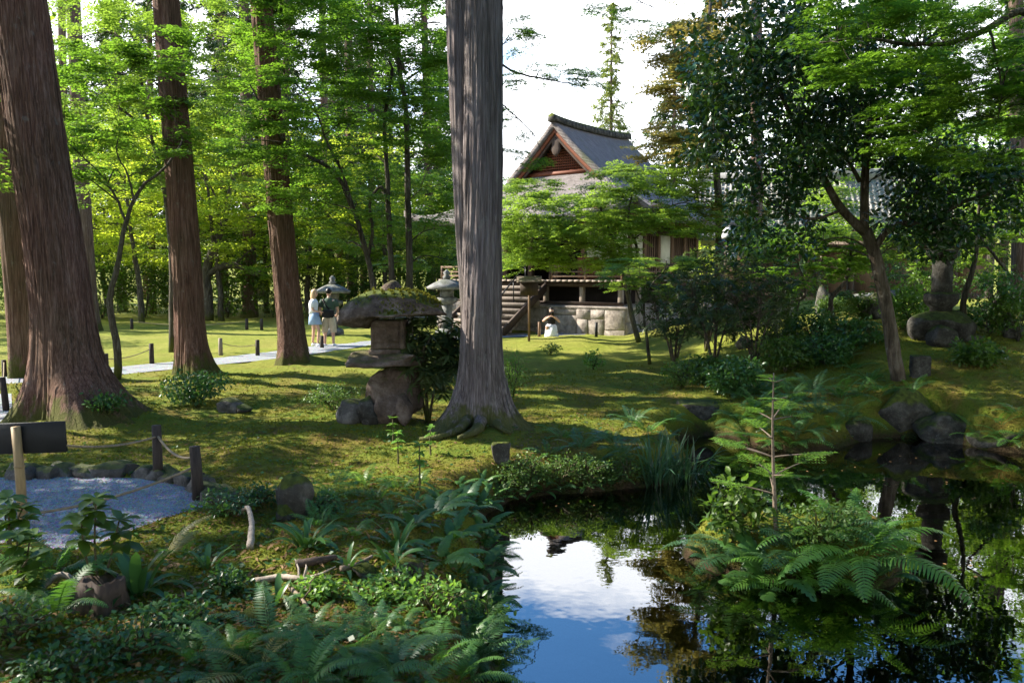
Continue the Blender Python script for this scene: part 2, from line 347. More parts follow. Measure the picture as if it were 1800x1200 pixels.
M['wood'] = plain('brown aged wood', (.15, .092, .056), .72, .3, 3, .4, 12, stretch=(6, 6, .8))
M['wood_grey'] = plain('grey weathered wood', (.23, .185, .15), .8, .3, 3, .4, 12, stretch=(6, 6, .8))
M['wood_red'] = plain('reddish timber', (.16, .05, .022), .65, .25, 3, .3, 14, stretch=(4, 4, 4))
M['plaster'] = plain('pale plaster', (.62, .62, .50), .9, .08, 4, .1)
M['white'] = plain('white plaster wall', (.78, .76, .70), .9, .06, 4, .1)
M['interior'] = plain('near-black hall shade', (.022, .017, .014), .9, .3, 3, .2)  # near-black: shade inside and under the hall put into the colour
M['post'] = plain('charred post wood', (.045, .034, .028), .85, .45, 4, .6, 14, stretch=(9, 9, 1.2))
M['bamboo'] = plain('weathered bamboo', (.26, .18, .085), .55, .25, 5, .2, stretch=(8, 8, 1))
M['rope'] = plain('hemp rope', (.23, .18, .12), .9, .3, 30, .6, 90)
M['board'] = plain('black sign board', (.012, .012, .013), .55, .3, 3, .15)
M['metal_dark'] = plain('dark metal', (.03, .03, .032), .4, .15, 5, .05, metal=.6)
M['metal_pale'] = plain('pale camera housing', (.55, .55, .56), .35, .05, 5, .0)
M['black'] = plain('black plastic', (.01, .01, .011), .25, .1, 5, 0)
M['skin'] = plain('skin', (.56, .34, .25), .5, .06, 8, .0)
M['hair_blond'] = plain('blond hair', (.52, .36, .22), .5, .25, 30, .3, 80, stretch=(3, 3, .5))
M['hair_dark'] = plain('dark hair', (.012, .009, .008), .4, .3, 30, .3, 80)
M['c_white'] = plain('white cloth', (.76, .77, .80), .85, .06, 9, .25, 14)
M['c_blue'] = plain('pale blue cloth', (.30, .42, .62), .85, .15, 9, .25, 14)
M['c_khaki'] = plain('beige cloth', (.46, .40, .30), .85, .1, 9, .25, 14)
M['c_green'] = plain('dark green cloth', (.05, .085, .06), .85, .15, 9, .25, 14)
M['c_black'] = plain('black cloth', (.012, .012, .013), .8, .2, 9, .25, 14)
M['purple'] = leafmat('purple flower', (.22, .13, .36), (.34, .2, .46), (.3, .2, .4), .3)
# ================================================================== ground, paths, water
def ground_material():
    m, nt, b = newmat('moss ground'); v = wpos(nt)
    n1 = noise(nt, v, .9, 6, .62, .4); n2 = noise(nt, v, 5.5, 6, .65); n3 = noise(nt, v, 60, 3, .7)
    c = ramp(nt, n1, [(.26, (.105, .07, .018)), (.38, (.15, .155, .020)), (.54, (.125, .165, .018)), (.70, (.08, .14, .014))])
    c = mix(nt, ramp(nt, n2, [(.40, (0, 0, 0)), (.72, (.6,) * 3)]), c, (.17, .165, .03))
    c = mix(nt, ramp(nt, noise(nt, v, 2.3, 6, .7), [(.56, (0, 0, 0)), (.68, (.8,) * 3)]), c, (.075, .040, .018))
    c = mix(nt, .5, c, ramp(nt, n3, [(.3, (.35,) * 3), (.7, (1.5,) * 3)]), 'MULTIPLY')
    dryf = node(nt, 'ShaderNodeMapRange', {'Value': noise(nt, v, .75, 5, .6, .6), 'From Min': .48, 'From Max': .60, 'To Max': .7}).outputs[0]
    c = mix(nt, dryf, c, ramp(nt, n2, [(.3, (.10, .058, .018)), (.7, (.20, .13, .035))]))
    # the lawns towards the temple are paler and yellower
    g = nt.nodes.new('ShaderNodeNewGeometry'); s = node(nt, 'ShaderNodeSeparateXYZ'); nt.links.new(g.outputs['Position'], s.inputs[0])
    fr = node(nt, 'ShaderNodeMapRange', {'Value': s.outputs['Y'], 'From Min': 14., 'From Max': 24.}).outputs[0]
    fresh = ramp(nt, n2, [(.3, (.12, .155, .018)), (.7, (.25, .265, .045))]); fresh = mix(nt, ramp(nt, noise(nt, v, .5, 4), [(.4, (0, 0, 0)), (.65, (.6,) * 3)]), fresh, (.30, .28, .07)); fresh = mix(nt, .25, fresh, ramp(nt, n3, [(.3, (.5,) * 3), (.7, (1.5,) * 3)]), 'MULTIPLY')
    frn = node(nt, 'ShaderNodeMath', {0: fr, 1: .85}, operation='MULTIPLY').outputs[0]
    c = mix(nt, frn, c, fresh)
    # brown mud under the water, its dark tone running up the bank
    w = node(nt, 'ShaderNodeMapRange', {'Value': s.outputs['Z'], 'From Min': -.40, 'From Max': -.20}).outputs[0]
    mud = ramp(nt, noise(nt, v, 3., 6, .6), [(.3, (.035, .022, .011)), (.7, (.065, .047, .027))])
    mud = mix(nt, ramp(nt, noise(nt, v, 4.5, 5, .7), [(.45, (0, 0, 0)), (.6, (1, 1, 1))]), mud, (.035, .042, .012)); c = mix(nt, w, mud, c)
    nt.links.new(c, b.inputs['Base Color']); b.inputs['Roughness'].default_value = .95; b.inputs['Specular IOR Level'].default_value = .1
    n4 = noise(nt, v, 16, 5, .7); mm = node(nt, 'ShaderNodeMath', {0: n4, 1: n2}, operation='ADD').outputs[0]; bump(nt, b, mm, 1.0, .07); return m
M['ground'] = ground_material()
def gravel_material():
    m, nt, b = newmat('grey gravel'); v = wpos(nt)
    vo = node(nt, 'ShaderNodeTexVoronoi', {'Vector': v, 'Scale': 55.}); n = noise(nt, v, 1.6, 5)
    c = mix(nt, .55, ramp(nt, n, [(.3, (.19, .20, .225)), (.7, (.28, .29, .315))]), vo.outputs['Color'], 'SOFT_LIGHT')  # blue-grey tone carries the shade lying on the paths
    c = mix(nt, .5, c, ramp(nt, noise(nt, v, 110, 3), [(.3, (.4,) * 3), (.7, (1.5,) * 3)]), 'MULTIPLY')
    nt.links.new(c, b.inputs['Base Color']); b.inputs['Roughness'].default_value = .9; bump(nt, b, vo.outputs['Distance'], .7, .02); return m
M['gravel'] = gravel_material()
def water_material():
    m, nt, b = newmat('pond water'); out = nt.nodes['Material Output']
    tr = node(nt, 'ShaderNodeBsdfTransparent', {0: (.50, .40, .26, 1)}); gl = node(nt, 'ShaderNodeBsdfGlossy', {'Color': (1, 1, 1, 1), 'Roughness': .004})
    fr = node(nt, 'ShaderNodeFresnel', {'IOR': 2.6}); v = wpos(nt, (1, 1, 1))
    n = noise(nt, v, 2.2, 3, .5); bp = node(nt, 'ShaderNodeBump', {'Height': n, 'Strength': .035, 'Distance': .05})
    nt.links.new(bp.outputs[0], gl.inputs['Normal']); nt.links.new(bp.outputs[0], fr.inputs['Normal'])
    ms = node(nt, 'ShaderNodeMixShader', {0: fr.outputs[0]}); nt.links.new(tr.outputs[0], ms.inputs[1]); nt.links.new(gl.outputs[0], ms.inputs[2])
    nt.links.new(ms.outputs[0], out.inputs['Surface']); return m
M['water'] = water_material()

def axis(a, b, st, far, grow=1.16):
    core = list(np.arange(a, b + 1e-6, st)); s = st; x = core[-1]; hi = []
    while x < far: s *= grow; x += s; hi.append(x)
    s = st; x = a; lo_ = []
    while x > -far: s *= grow; x -= s; lo_.append(x)
    return np.array(lo_[::-1] + core + hi)
gx = axis(-7.5, 8.5, .085, 900); gy1 = axis(3.2, 14.5, .085, 900)
GX, GY = np.meshgrid(gx, gy1); GZ = hgt(GX.ravel(), GY.ravel()).reshape(GX.shape)
GZ += 38 * sstep(110, 420, GY) * (0.75 + .9 * vnoise(GX, GY, .006, 4)) * (1 - sstep(500, 800, GY))
ny, nx = GX.shape; ii = (np.arange(ny - 1)[:, None] * nx + np.arange(nx - 1)[None]).ravel()
mb = MB(); mb.add(np.stack((GX.ravel(), GY.ravel(), GZ.ravel()), 1), np.stack((ii, ii + 1, ii + nx + 1, ii + nx), 1))
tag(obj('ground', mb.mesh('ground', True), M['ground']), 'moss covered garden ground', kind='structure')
def flat_poly(name, poly, z, m):
    bm = bmesh.new(); vs_ = [bm.verts.new((x, y, z)) for x, y in poly]; f = bm.faces.new(vs_)
    bmesh.ops.triangulate(bm, faces=[f]); bmesh.ops.recalc_face_normals(bm, faces=bm.faces)
    if bm.faces[:] and sum(f.normal.z for f in bm.faces) < 0: bmesh.ops.reverse_faces(bm, faces=bm.faces)
    me = bpy.data.meshes.new(name); bm.to_mesh(me); bm.free(); return tag(obj(name, me, m), kind='structure')
tag(flat_poly('gravel_path', GRAV, -.012, M['gravel']), 'grey gravel path beside the pond garden')
tag(flat_poly('gravel_path', PATH, -.012, M['gravel']), 'grey gravel path leading to the temple steps')
tag(flat_poly('gravel_path', BPATH, -.012, M['gravel']), 'grey gravel path behind the far lawn')
cw = G(1500, 1000, WATER)
flat_poly('pond_water', [(-2.0, 2.2), (16, 2.2), (16, 16.5), (1.2, 16.5), (-.6, 11.5), (-.6, 9), (-.8, 6)], WATER, M['water'])

# ================================================================== rocks
def _ico(n):
    bm = bmesh.new(); bmesh.ops.create_icosphere(bm, subdivisions=n, radius=1.0); v = np.array([x.co for x in bm.verts]); f = np.array([[q.index for q in p.verts] for p in bm.faces]); bm.free(); return v, f
ICO = {n: _ico(n) for n in (2, 3, 4)}
def rock_vf(seed, size, n=3, rough=.25, cuts=6, sq=0.0):
    rs = np.random.RandomState(seed); v, f = ICO[n]; v = v.copy()
    if sq: v = np.sign(v) * np.abs(v) ** (1 - sq); v = v / np.abs(v).max(1, keepdims=True).clip(.75) ** .6
    for _ in range(cuts):
        d = nrm(rs.randn(3)); k = rs.uniform(.55, .85); p = v @ d; v = v - np.maximum(0, p - k)[:, None] * d * .92
    for s, a in ((1.3, rough), (3., rough * .45), (7., rough * .2)):
        o = rs.rand() * 50
        v = v * (1 + a * (vnoise(v[:, 0] + o, v[:, 1] * 1.1 + v[:, 2] * .9, s) + vnoise(v[:, 2] + o, v[:, 1] - v[:, 0], s)))[:, None]
    return v * np.array(size), f
def rock(name, loc, size, m, label=None, cat='stone', seed=1, parent=None, rz=0.0, n=3, sink=.25, rough=.25, cuts=6, sq=0.0, group=None):
    v, f = rock_vf(seed, size, n, rough, cuts, sq); v[:, 2] += size[2] * (1 - 2 * sink)
    b = MB().add(v, f); o = obj(name, b.mesh(name, True), m, parent, loc=loc, rot=(0, 0, rz))
    if parent is None: tag(o, label, cat, group)
    return o

# ================================================================== trunks
def spline(pts, n):
    P = np.asarray(pts, float); t = np.concatenate(([0], np.cumsum(np.linalg.norm(np.diff(P, axis=0), axis=1)))); t /= t[-1]
    T = np.gradient(P, t, axis=0) if len(P) > 2 else np.repeat((P[1:] - P[:1]), 2, 0)
    u = np.linspace(0, 1, n); k = np.clip(np.searchsorted(t, u, 'right') - 1, 0, len(t) - 2); h = (t[k + 1] - t[k])[:, None]; s = ((u - t[k]) / (t[k + 1] - t[k]))[:, None]
    return (2 * s**3 - 3 * s**2 + 1) * P[k] + (s**3 - 2 * s**2 + s) * h * T[k] + (-2 * s**3 + 3 * s**2) * P[k + 1] + (s**3 - s**2) * h * T[k + 1]
def cedar_trunk(mb, pts, r0, r1, sides=96, nz=110, ridges=34, amp=.02, flare=.35, fh=.45, seed=1, lobes=7, lump=.06):
    rs = np.random.RandomState(seed); u = np.linspace(0, 1, nz) ** 1.7
    D = spline(pts, 400); u0 = np.linspace(0, 1, 400); C = np.stack([np.interp(u, u0, D[:, i]) for i in range(3)], 1)
    hz = C[:, 2] - C[0, 2]; rad = r0 + (r1 - r0) * (hz / hz[-1])
    th = np.linspace(0, 2 * np.pi, sides, endpoint=False)
    nt_ = 1 + int(hz[-1] / 1.3); tab = rs.rand(nt_ + 2, ridges) ** 1.3
    def per(row, x):
        x = (x / (2 * np.pi) * len(row)) % len(row); i = np.floor(x).astype(int); f = x - i; f = f * f * (3 - 2 * f); return row[i % len(row)] * (1 - f) + row[(i + 1) % len(row)] * f
    lob = rs.rand(lobes) ** 1.5; lob2 = rs.rand(5) - .5
    V = np.zeros((nz, sides, 3))
    for i in range(nz):
        z = max(hz[i] - .3, -.3); q = hz[i] / 1.3; k = int(q); w = q - k; dr = .25 * math.sin(hz[i] * .7 + seed)
        rg = per(tab[k], th + dr) * (1 - w) + per(tab[k + 1], th + dr) * w
        r = rad[i] * (1 + lump * per(lob2, th + .1 * hz[i])) + amp * (rg - .5)
        fl = math.exp(-max(z, -.25) / fh); r = r + flare * fl * (.10 + 1.25 * per(lob, th + .15 * z) ** 1.6) + flare * .12 * fl * (per(tab[0], th * 1.0) - .5)
        V[i, :, 0] = C[i, 0] + np.cos(th) * r; V[i, :, 1] = C[i, 1] + np.sin(th) * r; V[i, :, 2] = C[i, 2]
    k = np.arange(nz - 1)[:, None] * sides; i = np.arange(sides)[None]; j = (i + 1) % sides
    mb.add(V.reshape(-1, 3), np.stack((k + i, k + j, k + sides + j, k + sides + i), -1).reshape(-1, 4)); return C, rad, V
def bark_strips(V, C, n, seed, zmax=8.0):
    rs_ = np.random.RandomState(seed); nz, sd, _ = V.shape; top = int(np.searchsorted(C[:, 2], zmax)); mb = MB()
    for _ in range(n):
        i = rs_.randint(6, max(8, top - 8)); k = rs_.randint(5, 14); j = rs_.randint(sd); w = rs_.randint(2, 5); rows = np.arange(i, min(i + k, nz - 1)); m = len(rows)
        if m < 4: continue
        P = V[rows][:, [(j + q) % sd for q in range(w + 1)]]; out = nrm((P - C[rows][:, None]) * np.array((1, 1, 0))); t = np.linspace(0, 1, m); lift = .007 + .022 * np.maximum(0, t - .75) ** 1 * 4 * rs_.rand() + .018 * np.maximum(0, .2 - t) * 5 * rs_.rand(); P = P + out * lift[:, None, None]
        mid = P.mean(1, keepdims=True); P = mid + (P - mid) * (np.sin(np.pi * (t * .86 + .07)) ** .35)[:, None, None] * rs_.uniform(.5, .95); c = w + 1; ii = (np.arange(m - 1)[:, None] * c + np.arange(w)[None]).ravel(); mb.add(P.reshape(-1, 3), np.stack((ii, ii + 1, ii + c + 1, ii + c), 1))
    return mb

# ================================================================== leaves
def T_kite(w=.42): return np.array([(0, 0, 0), (.45, w, .05), (1, 0, -.05), (.45, -w, .05)]) - np.array((.0, 0, 0)), np.array([(0, 3, 2, 1)])
def T_oval(w=.27):
    return np.array([(0, 0, 0), (.3, w * .9, .07), (.68, w * .85, .06), (1, 0, -.09), (.68, -w * .85, .06), (.3, -w * .9, .07), (.3, 0, 0), (.68, 0, -.01)]), \
        np.array([(0, 6, 1, 1), (6, 7, 2, 1), (7, 3, 2, 2), (0, 5, 6, 6), (5, 4, 7, 6), (4, 3, 7, 7)])
def T_lobe():   # maple leaf of five pointed lobes
    a = np.radians([-105, -55, 0, 55, 105]); L = [.42, .72, .85, .72, .42]; v = [(0, 0, 0)]
    f = []
    for k in range(5):
        d = np.array((math.cos(a[k]), math.sin(a[k]))); n = np.array((-d[1], d[0])); i = len(v)
        v += [tuple(d * L[k] * .42 + n * L[k] * .17) + (.02,), tuple(d * L[k]) + (-.07,), tuple(d * L[k] * .42 - n * L[k] * .17) + (.02,)]
        f.append((0, i + 2, i + 1, i))
    v = np.array(v); v[:, 0] += .1; return v, np.array(f)
def T_tri():
    v = np.array([(0, 0, 0), (.5, .13, .02), (1, 0, -.06), (.5, -.13, .02), (.32, .5, -.04), (.62, .42, 0), (.32, -.5, -.04), (.62, -.42, 0)])
    return v[:4].tolist() and np.array([(0, 0, 0), (.5, .16, .02), (1, 0, -.06), (.5, -.16, .02), (.30, .18, .02), (.55, .62, -.05), (.12, .22, .02), (.30, -.18, .02), (.55, -.62, -.05), (.12, -.22, .02)]), \
        np.array([(0, 3, 2, 1), (0, 4, 5, 6), (0, 9, 8, 7)])
def T_strap(w=.11): return np.array([(0, 0, 0), (.35, w, .03), (1, 0, -.16), (.35, -w, .03)]), np.array([(0, 3, 2, 1)])
TPL = {'kite': T_kite(), 'oval': T_oval(), 'lobe': T_lobe(), 'tri': T_tri(), 'strap': T_strap(), 'needle': T_strap(.13)}
def clean(f):
    return f
def bake(mb, pos, d, nor, size, kind):
    v, f = TPL[kind]; d = nrm(d); s = nrm(np.cross(nor, d)); n = np.cross(d, s); N = len(pos)
    V = pos[:, None] + size[:, None, None] * (v[None, :, 0:1] * d[:, None] + v[None, :, 1:2] * s[:, None] + v[None, :, 2:3] * n[:, None])
    if kind == 'oval':
        off = np.arange(N)[:, None, None] * 8
        q = np.array([(6, 7, 2, 1), (5, 4, 7, 6)]); t = np.array([(0, 6, 1), (7, 3, 2), (0, 5, 6), (4, 3, 7)])
        b0 = mb.n; mb.v.append(V.reshape(-1, 3)); mb.n += N * 8
        mb.f.append((q[None] + off + b0).reshape(-1, 4)); mb.f.append((t[None] + off + b0).reshape(-1, 3)); return
    mb.add(V.reshape(-1, 3), (f[None] + np.arange(N)[:, None, None] * len(v)).reshape(-1, f.shape[1]))
def spray_t(rs, L=1.0, nside=8, step=.065):
    """a flat fan of twigs, leaves along them: (pos, dir, normal, size)"""
    P, D, S = [], [], []; TW = [((0, 0), (L, 0))]
    for k in range(nside):
        t = .10 + .82 * k / nside + rs.uniform(-.04, .04); a = R(rs.uniform(28, 58)) * (1 if k % 2 else -1); l = L * ((1 - t) * .55 + .16) * rs.uniform(.7, 1.15)
        TW.append(((t * L, 0), (t * L + math.cos(a) * l, math.sin(a) * l)))
    for (x0, y0), (x1, y1) in TW:
        l = math.hypot(x1 - x0, y1 - y0); n = max(2, int(l / step)); a = math.atan2(y1 - y0, x1 - x0)
        for i in range(n):
            t = (i + .7) / n
            for sgn in ((1, -1) if i < n - 1 else (1, -1, 0)):
                b = a + sgn * R(rs.uniform(25, 75)); P.append((x0 + (x1 - x0) * t + rs.normal(0, .015), y0 + (y1 - y0) * t + rs.normal(0, .015), rs.normal(0, .014))); D.append((math.cos(b), math.sin(b), rs.uniform(-.45, .1))); S.append(rs.uniform(.6, 1.15))
    P = np.array(P); D = np.array(D); r2 = (P[:, 0] ** 2 + P[:, 1] ** 2); P[:, 2] -= .13 * r2 / L
    Nn = np.stack((rs.normal(0, .28, len(P)), rs.normal(0, .28, len(P)), np.ones(len(P))), 1)
    return P, D, Nn, np.array(S), TW
_rs = np.random.RandomState(5)
SPRAYS = [spray_t(_rs, 1.0, 7 + k % 3, .085) for k in range(5)]; SPRAYS_LO = [spray_t(_rs, 1.0, 6, .13) for k in range(4)]
def rotm(yaw, pitch, roll):
    cy, sy, cp, sp_, cr_, sr = math.cos(yaw), math.sin(yaw), math.cos(pitch), math.sin(pitch), math.cos(roll), math.sin(roll)
    return np.array(((cy, -sy, 0), (sy, cy, 0), (0, 0, 1))) @ np.array(((cp, 0, -sp_), (0, 1, 0), (sp_, 0, cp))) @ np.array(((1, 0, 0), (0, cr_, -sr), (0, sr, cr_)))
def lay_sprays(mb, places, leaf, kind, rs, lo=False):
    A = [[], [], [], []]; lib = SPRAYS_LO if lo else SPRAYS
    for (o, yaw, pitch, roll, sc) in places:
        p, d, n, s, _ = lib[rs.randint(len(lib))]; m = rotm(yaw, pitch, roll).T; keep = rs.rand(len(p)) < rs.uniform(.72, 1.0)
        A[0].append(p[keep] @ m * sc + o); A[1].append(d[keep] @ m); A[2].append(n[keep] @ m); A[3].append(s[keep] * leaf)
    bake(mb, *[np.concatenate(a) for a in A], kind)

class Skel:
    """a woody skeleton: trunk curves, then limbs grown towards given points"""
    def __init__(s, seed=1): s.P = []; s.Rr = []; s.mb = MB(); s.rs = np.random.RandomState(seed); s.ends = []
    def limb(s, pts, r0, r1, n=14, sides=8, wob=.0):
        C = spline(pts, n); C[1:-1] += s.rs.normal(0, wob, (n - 2, 3)) if wob else 0; r = np.linspace(r0, r1, n)
        s.mb.tube(C, r, sides, wob=.14, rng=s.rs); s.P += list(C); s.Rr += list(r); return C
    def grow(s, targets, k=.017, rmin=.004, upbias=.35, sides=5, skip=.0):
        order = np.argsort([np.min(np.linalg.norm(np.array(s.P) - t, axis=1)) for t in targets])
        for i in order:
            t = targets[i]; P = np.array(s.P); dv = t - P; d = np.linalg.norm(dv, axis=1); cost = d + np.maximum(0, -dv[:, 2] + .1) * 1.6 + (np.array(s.Rr) < .008) * .5
            j = int(np.argmin(cost)); a = P[j]; L = d[j]
            if L < .05: s.ends.append((t, dv[j])); continue
            m1 = a + (t - a) * .35 + np.array((0, 0, upbias * L * .35)) + s.rs.normal(0, .05 * L, 3); m2 = a + (t - a) * .7 + np.array((0, 0, upbias * L * .25)) + s.rs.normal(0, .05 * L, 3)
            r0 = min(s.Rr[j] * .75, .006 + k * L); s.limb([a, m1, m2, t], r0, rmin, 8, sides); s.ends.append((t, t - m2))
def pads(rs, box, n, lay=.0):
    """points spread through a slab of the crown given by sight lines and distances"""
    x0, x1, y0, y1, d0, d1 = box; o = []
    for _ in range(n): o.append(at(rs.uniform(x0, x1), rs.uniform(y0, y1), rs.uniform(d0, d1)))
    return o
def maple_leaves(ends, centre, leaf, kind, rs, per=5, size=(.7, 1.2), lo=False, flat=.10):
    pl = []
    for t, d in ends:
        y0 = math.atan2(t[1] - centre[1], t[0] - centre[0]) if rs.rand() < .7 else math.atan2(d[1], d[0])
        for k in range(per):
            sc = rs.uniform(*size); yaw = y0 + rs.uniform(-1.5, 1.5); back = rs.uniform(.1, .55) * sc
            o = t - np.array((math.cos(yaw), math.sin(yaw), 0)) * back + np.array((0, 0, rs.uniform(-.10, .13)))
            pl.append((o, yaw, rs.normal(.03, flat), rs.normal(0, flat), sc))
    mb = MB(); lay_sprays(mb, pl, leaf, kind, rs, lo); return mb
def maple(name, label, base, trunks, targets, m, leaf=.065, kind='kite', per=5, size=(.7, 1.2), seed=1, bark='bark_maple', group=None, grow_k=.017, lo=False, flat=.1, split=True):
    t = thing(name, base, label, 'tree', group); sk = Skel(seed)
    for (pts, r0, r1) in trunks: sk.limb(pts, r0, r1, 20, 9, .006)
    sk.grow(targets, grow_k); wpart('trunk', sk.mb, M[bark], t, True)
    c = np.mean(targets, axis=0) * np.array((1, 1, 0)) + np.array((0, 0, 0)); c[:2] = .5 * c[:2] + .5 * np.array(base[:2])
    wpart('crown', maple_leaves(sk.ends, c, leaf, kind, sk.rs, per, size, lo, flat), M[m], t); return t

# far broadleaf tree built at the origin, for copies
def far_maple(name, H, rad, npad, seed, m, leaf=.13, z0=.28, per=5):
    rs = np.random.RandomState(seed); sk = Skel(seed)
    lean = rs.normal(0, .4, 2); top = np.array((lean[0], lean[1], H * .72))
    sk.limb([(0, 0, -.3), (lean[0] * .2, lean[1] * .2, H * .22), (lean[0] * .7, lean[1] * .4, H * .45), top], .16, .05, 16, 7, .03)
    tg = []
    while len(tg) < npad:
        p = rs.uniform(-1, 1, 3); q = np.hypot(p[0], p[1])
        if q > 1 or q > .45 + .75 * math.cos(p[2] * 1.25): continue
        tg.append(np.array((p[0] * rad + lean[0] * .6, p[1] * rad + lean[1] * .6, H * (z0 + (1 - z0) * (p[2] * .5 + .5)))))
    sk.grow(tg, .014); return sk, maple_leaves(sk.ends, np.zeros(3), leaf, 'kite', rs, per, (1.0, 1.9), True, .14)
def conifer_crown(z0, H, Lmax, seed, nwh=46, nb=5, leaf=.26, dens=9, droop=.35, clump=12, mbw=None, axisfn=None):
    rs = np.random.RandomState(seed); mb = MB(); P, D, N, S = [], [], [], []
    for w in range(nwh):
        q = w / nwh; z = z0 + (H - z0) * q ** .9; L = Lmax * (1 - q) ** .75 * rs.uniform(.55, 1.1) + .25
        for b in range(nb):
            a = rs.uniform(0, 2 * np.pi); l = L * rs.uniform(.5, 1.15); c0 = np.array((0, 0, z)) if axisfn is None else axisfn(z)
            t = np.linspace(0, 1, 7); br = c0 + np.stack((np.cos(a) * t * l, np.sin(a) * t * l, (.22 * t - droop * 1.5 * t * t + .25 * droop * t ** 3) * l), 1)
            if mbw is not None: mbw.tube(br, np.linspace(.035 + .01 * l, .008, 7), 4, cap=False)
            n = max(3, int(dens * l / 2)); tt = rs.uniform(.28, 1.0, n)
            base = np.stack([np.interp(tt, t, br[:, i]) for i in range(3)], 1) + rs.normal(0, .10 + .05 * l, (n, 3)) * np.array((1, 1, .45))
            for p in base:
                d = nrm(rs.normal(0, 1, (clump, 3)) * np.array((1, 1, .5)) + np.array((math.cos(a) * .8, math.sin(a) * .8, -.45)))
                P.append(p + rs.normal(0, .09, (clump, 3))); D.append(d); N.append(rs.normal(0, .6, (clump, 3)) + np.array((0, 0, 1))); S.append(leaf * rs.uniform(.55, 1.25, clump))
    bake(mb, np.concatenate(P), np.concatenate(D), np.concatenate(N), np.concatenate(S), 'needle'); return mb
# ================================================================== temple hall
TC = G(1099, 590)[:2]; TU = np.array((.79, -.613)); TU = TU / np.linalg.norm(TU); TV = np.array((-TU[1], TU[0]))
T0 = TC - TU * 4.5                                   # middle of the platform's front edge
temple = thing('temple_hall', (T0[0], T0[1], 0), 'wooden temple hall with grey curved hip and gable roof on a stone platform', 'temple', rz=math.atan2(TU[1], TU[0]))
def tp(name, mb, m, parent=None, smooth=False):
    return obj(name, mb.mesh(name, smooth) if isinstance(mb, MB) else mb, M[m], parent or temple)
W2, DEP = 4.5, 9.6; PZ = 0.98; FZ = 1.95; WI = 1.35; EZ = 4.25; RZ = 8.15
# platform: core, then facing stones
tp('underfloor_shade_block', MB().box((0, DEP / 2 + .2, (PZ + FZ) / 2 - .02), (6.6, DEP - 2.4, FZ - PZ - .16)), 'interior')  # dark block added so the space under the floor looks shaded
tp('platform_core', MB().box((0, DEP / 2, PZ / 2 - .12), (2 * W2 - .24, DEP - .24, PZ - .10)), 'rock_dark')
def face_stones(org, du, dn, L, seed, hmax=PZ - .08):
    rs = np.random.RandomState(seed); cells = []; x = 0.0
    while x < L - .05:          # bays of unlike stones
        w = min(rs.uniform(.9, 1.7), L - x)
        if L - x - w < .5: w = L - x
        cut = sorted(rs.uniform(.12, .78, rs.randint(1, 3))); cut = [-.12] + [c for i, c in enumerate(cut) if i == 0 or c - cut[i - 1] > .16] + [hmax]
        for za, zb in zip(cut[:-1], cut[1:]):
            k = 1 if rs.rand() < .35 else 2; m_ = rs.uniform(.35, .65) * w
            cells += [(x, w, za, zb)] if k == 1 else [(x, m_, za, zb), (x + m_, w - m_, za, zb)]
        x += w
    for x, w, za, zb in cells:
        if True:
            bb_ = MB().box((0, 0, 0), (w * .992, .30, (zb - za) * .985), 0, rs.uniform(.012, .035)); v = bb_.v[0] + rs.normal(0, .008, bb_.v[0].shape); f4 = bb_.f[0]
            ca = np.array((du[0], du[1], 0)); cn = np.array((dn[0], dn[1], 0))
            wv = v[:, :1] * ca + v[:, 1:2] * cn + v[:, 2:] * np.array((0, 0, 1)) + np.array((org[0], org[1], 0)) + ca * (x + w / 2) + np.array((0, 0, (za + zb) / 2 + rs.uniform(-.01, .01))) + cn * rs.uniform(-.12, -.08)
            b = MB().add(wv, f4); obj('stone', b.mesh('stone', False), M['rock_pale'], temple)
face_stones((-4.5, 0), (1, 0), (0, -1), 9.0, 4); face_stones((4.5, 0), (0, 1), (1, 0), DEP, 9)
cap = MB(); cap.box((0, DEP / 2, PZ - .04), (2 * W2 + .1, DEP + .1, .12), bev=.02); tp('platform_coping', cap, 'rock_pale')
# posts under the veranda and main pillars
for x in np.linspace(-4.1, 4.1, 6):
    tp('veranda_post', MB().box((x, .35, (PZ + FZ) / 2), (.17, .17, FZ - PZ - .1), bev=.015), 'wood_grey')
for y in np.linspace(1.6, DEP - .4, 6):
    tp('veranda_post', MB().box((4.1, y, (PZ + FZ) / 2), (.17, .17, FZ - PZ - .1), bev=.015), 'wood_grey')
tp('round_pillar', MB().lathe([(.19, PZ - .02), (.24, PZ + .1), (.16, PZ + .28), (.15, FZ - .12)], 16, (.55, -.05, 0)), 'wood_grey', None, True)
for y in (.28,):
    tp('tie_beam', MB().box((0, y, FZ - .17), (8.5, .12, .16)), 'wood_dark'); tp('tie_beam', MB().box((0, y, PZ + .12), (8.5, .10, .10)), 'wood_dark')
tp('tie_beam', MB().box((4.17, DEP / 2, FZ - .17), (.12, 8.7, .16)), 'wood_dark')
fl = 0
for k in range(34):      # veranda floor boards, running out from the wall
    x = -4.4 + 8.8 * (k + .5) / 34; tp('floor_board', MB().box((x, .72, FZ - .03), (8.8 / 34 - .012, 1.5, .07)), 'wood_grey')
for k in range(34):
    y = 1.5 + (DEP - 1.7) * (k + .5) / 34; tp('floor_board', MB().box((3.72, y, FZ - .032), (1.5, (DEP - 1.7) / 34 - .012, .07)), 'wood_grey')
tp('floor', MB().box((-.45, DEP / 2 + .6, FZ - .06), (6.6, DEP - 2.2, .1)), 'wood_dark')
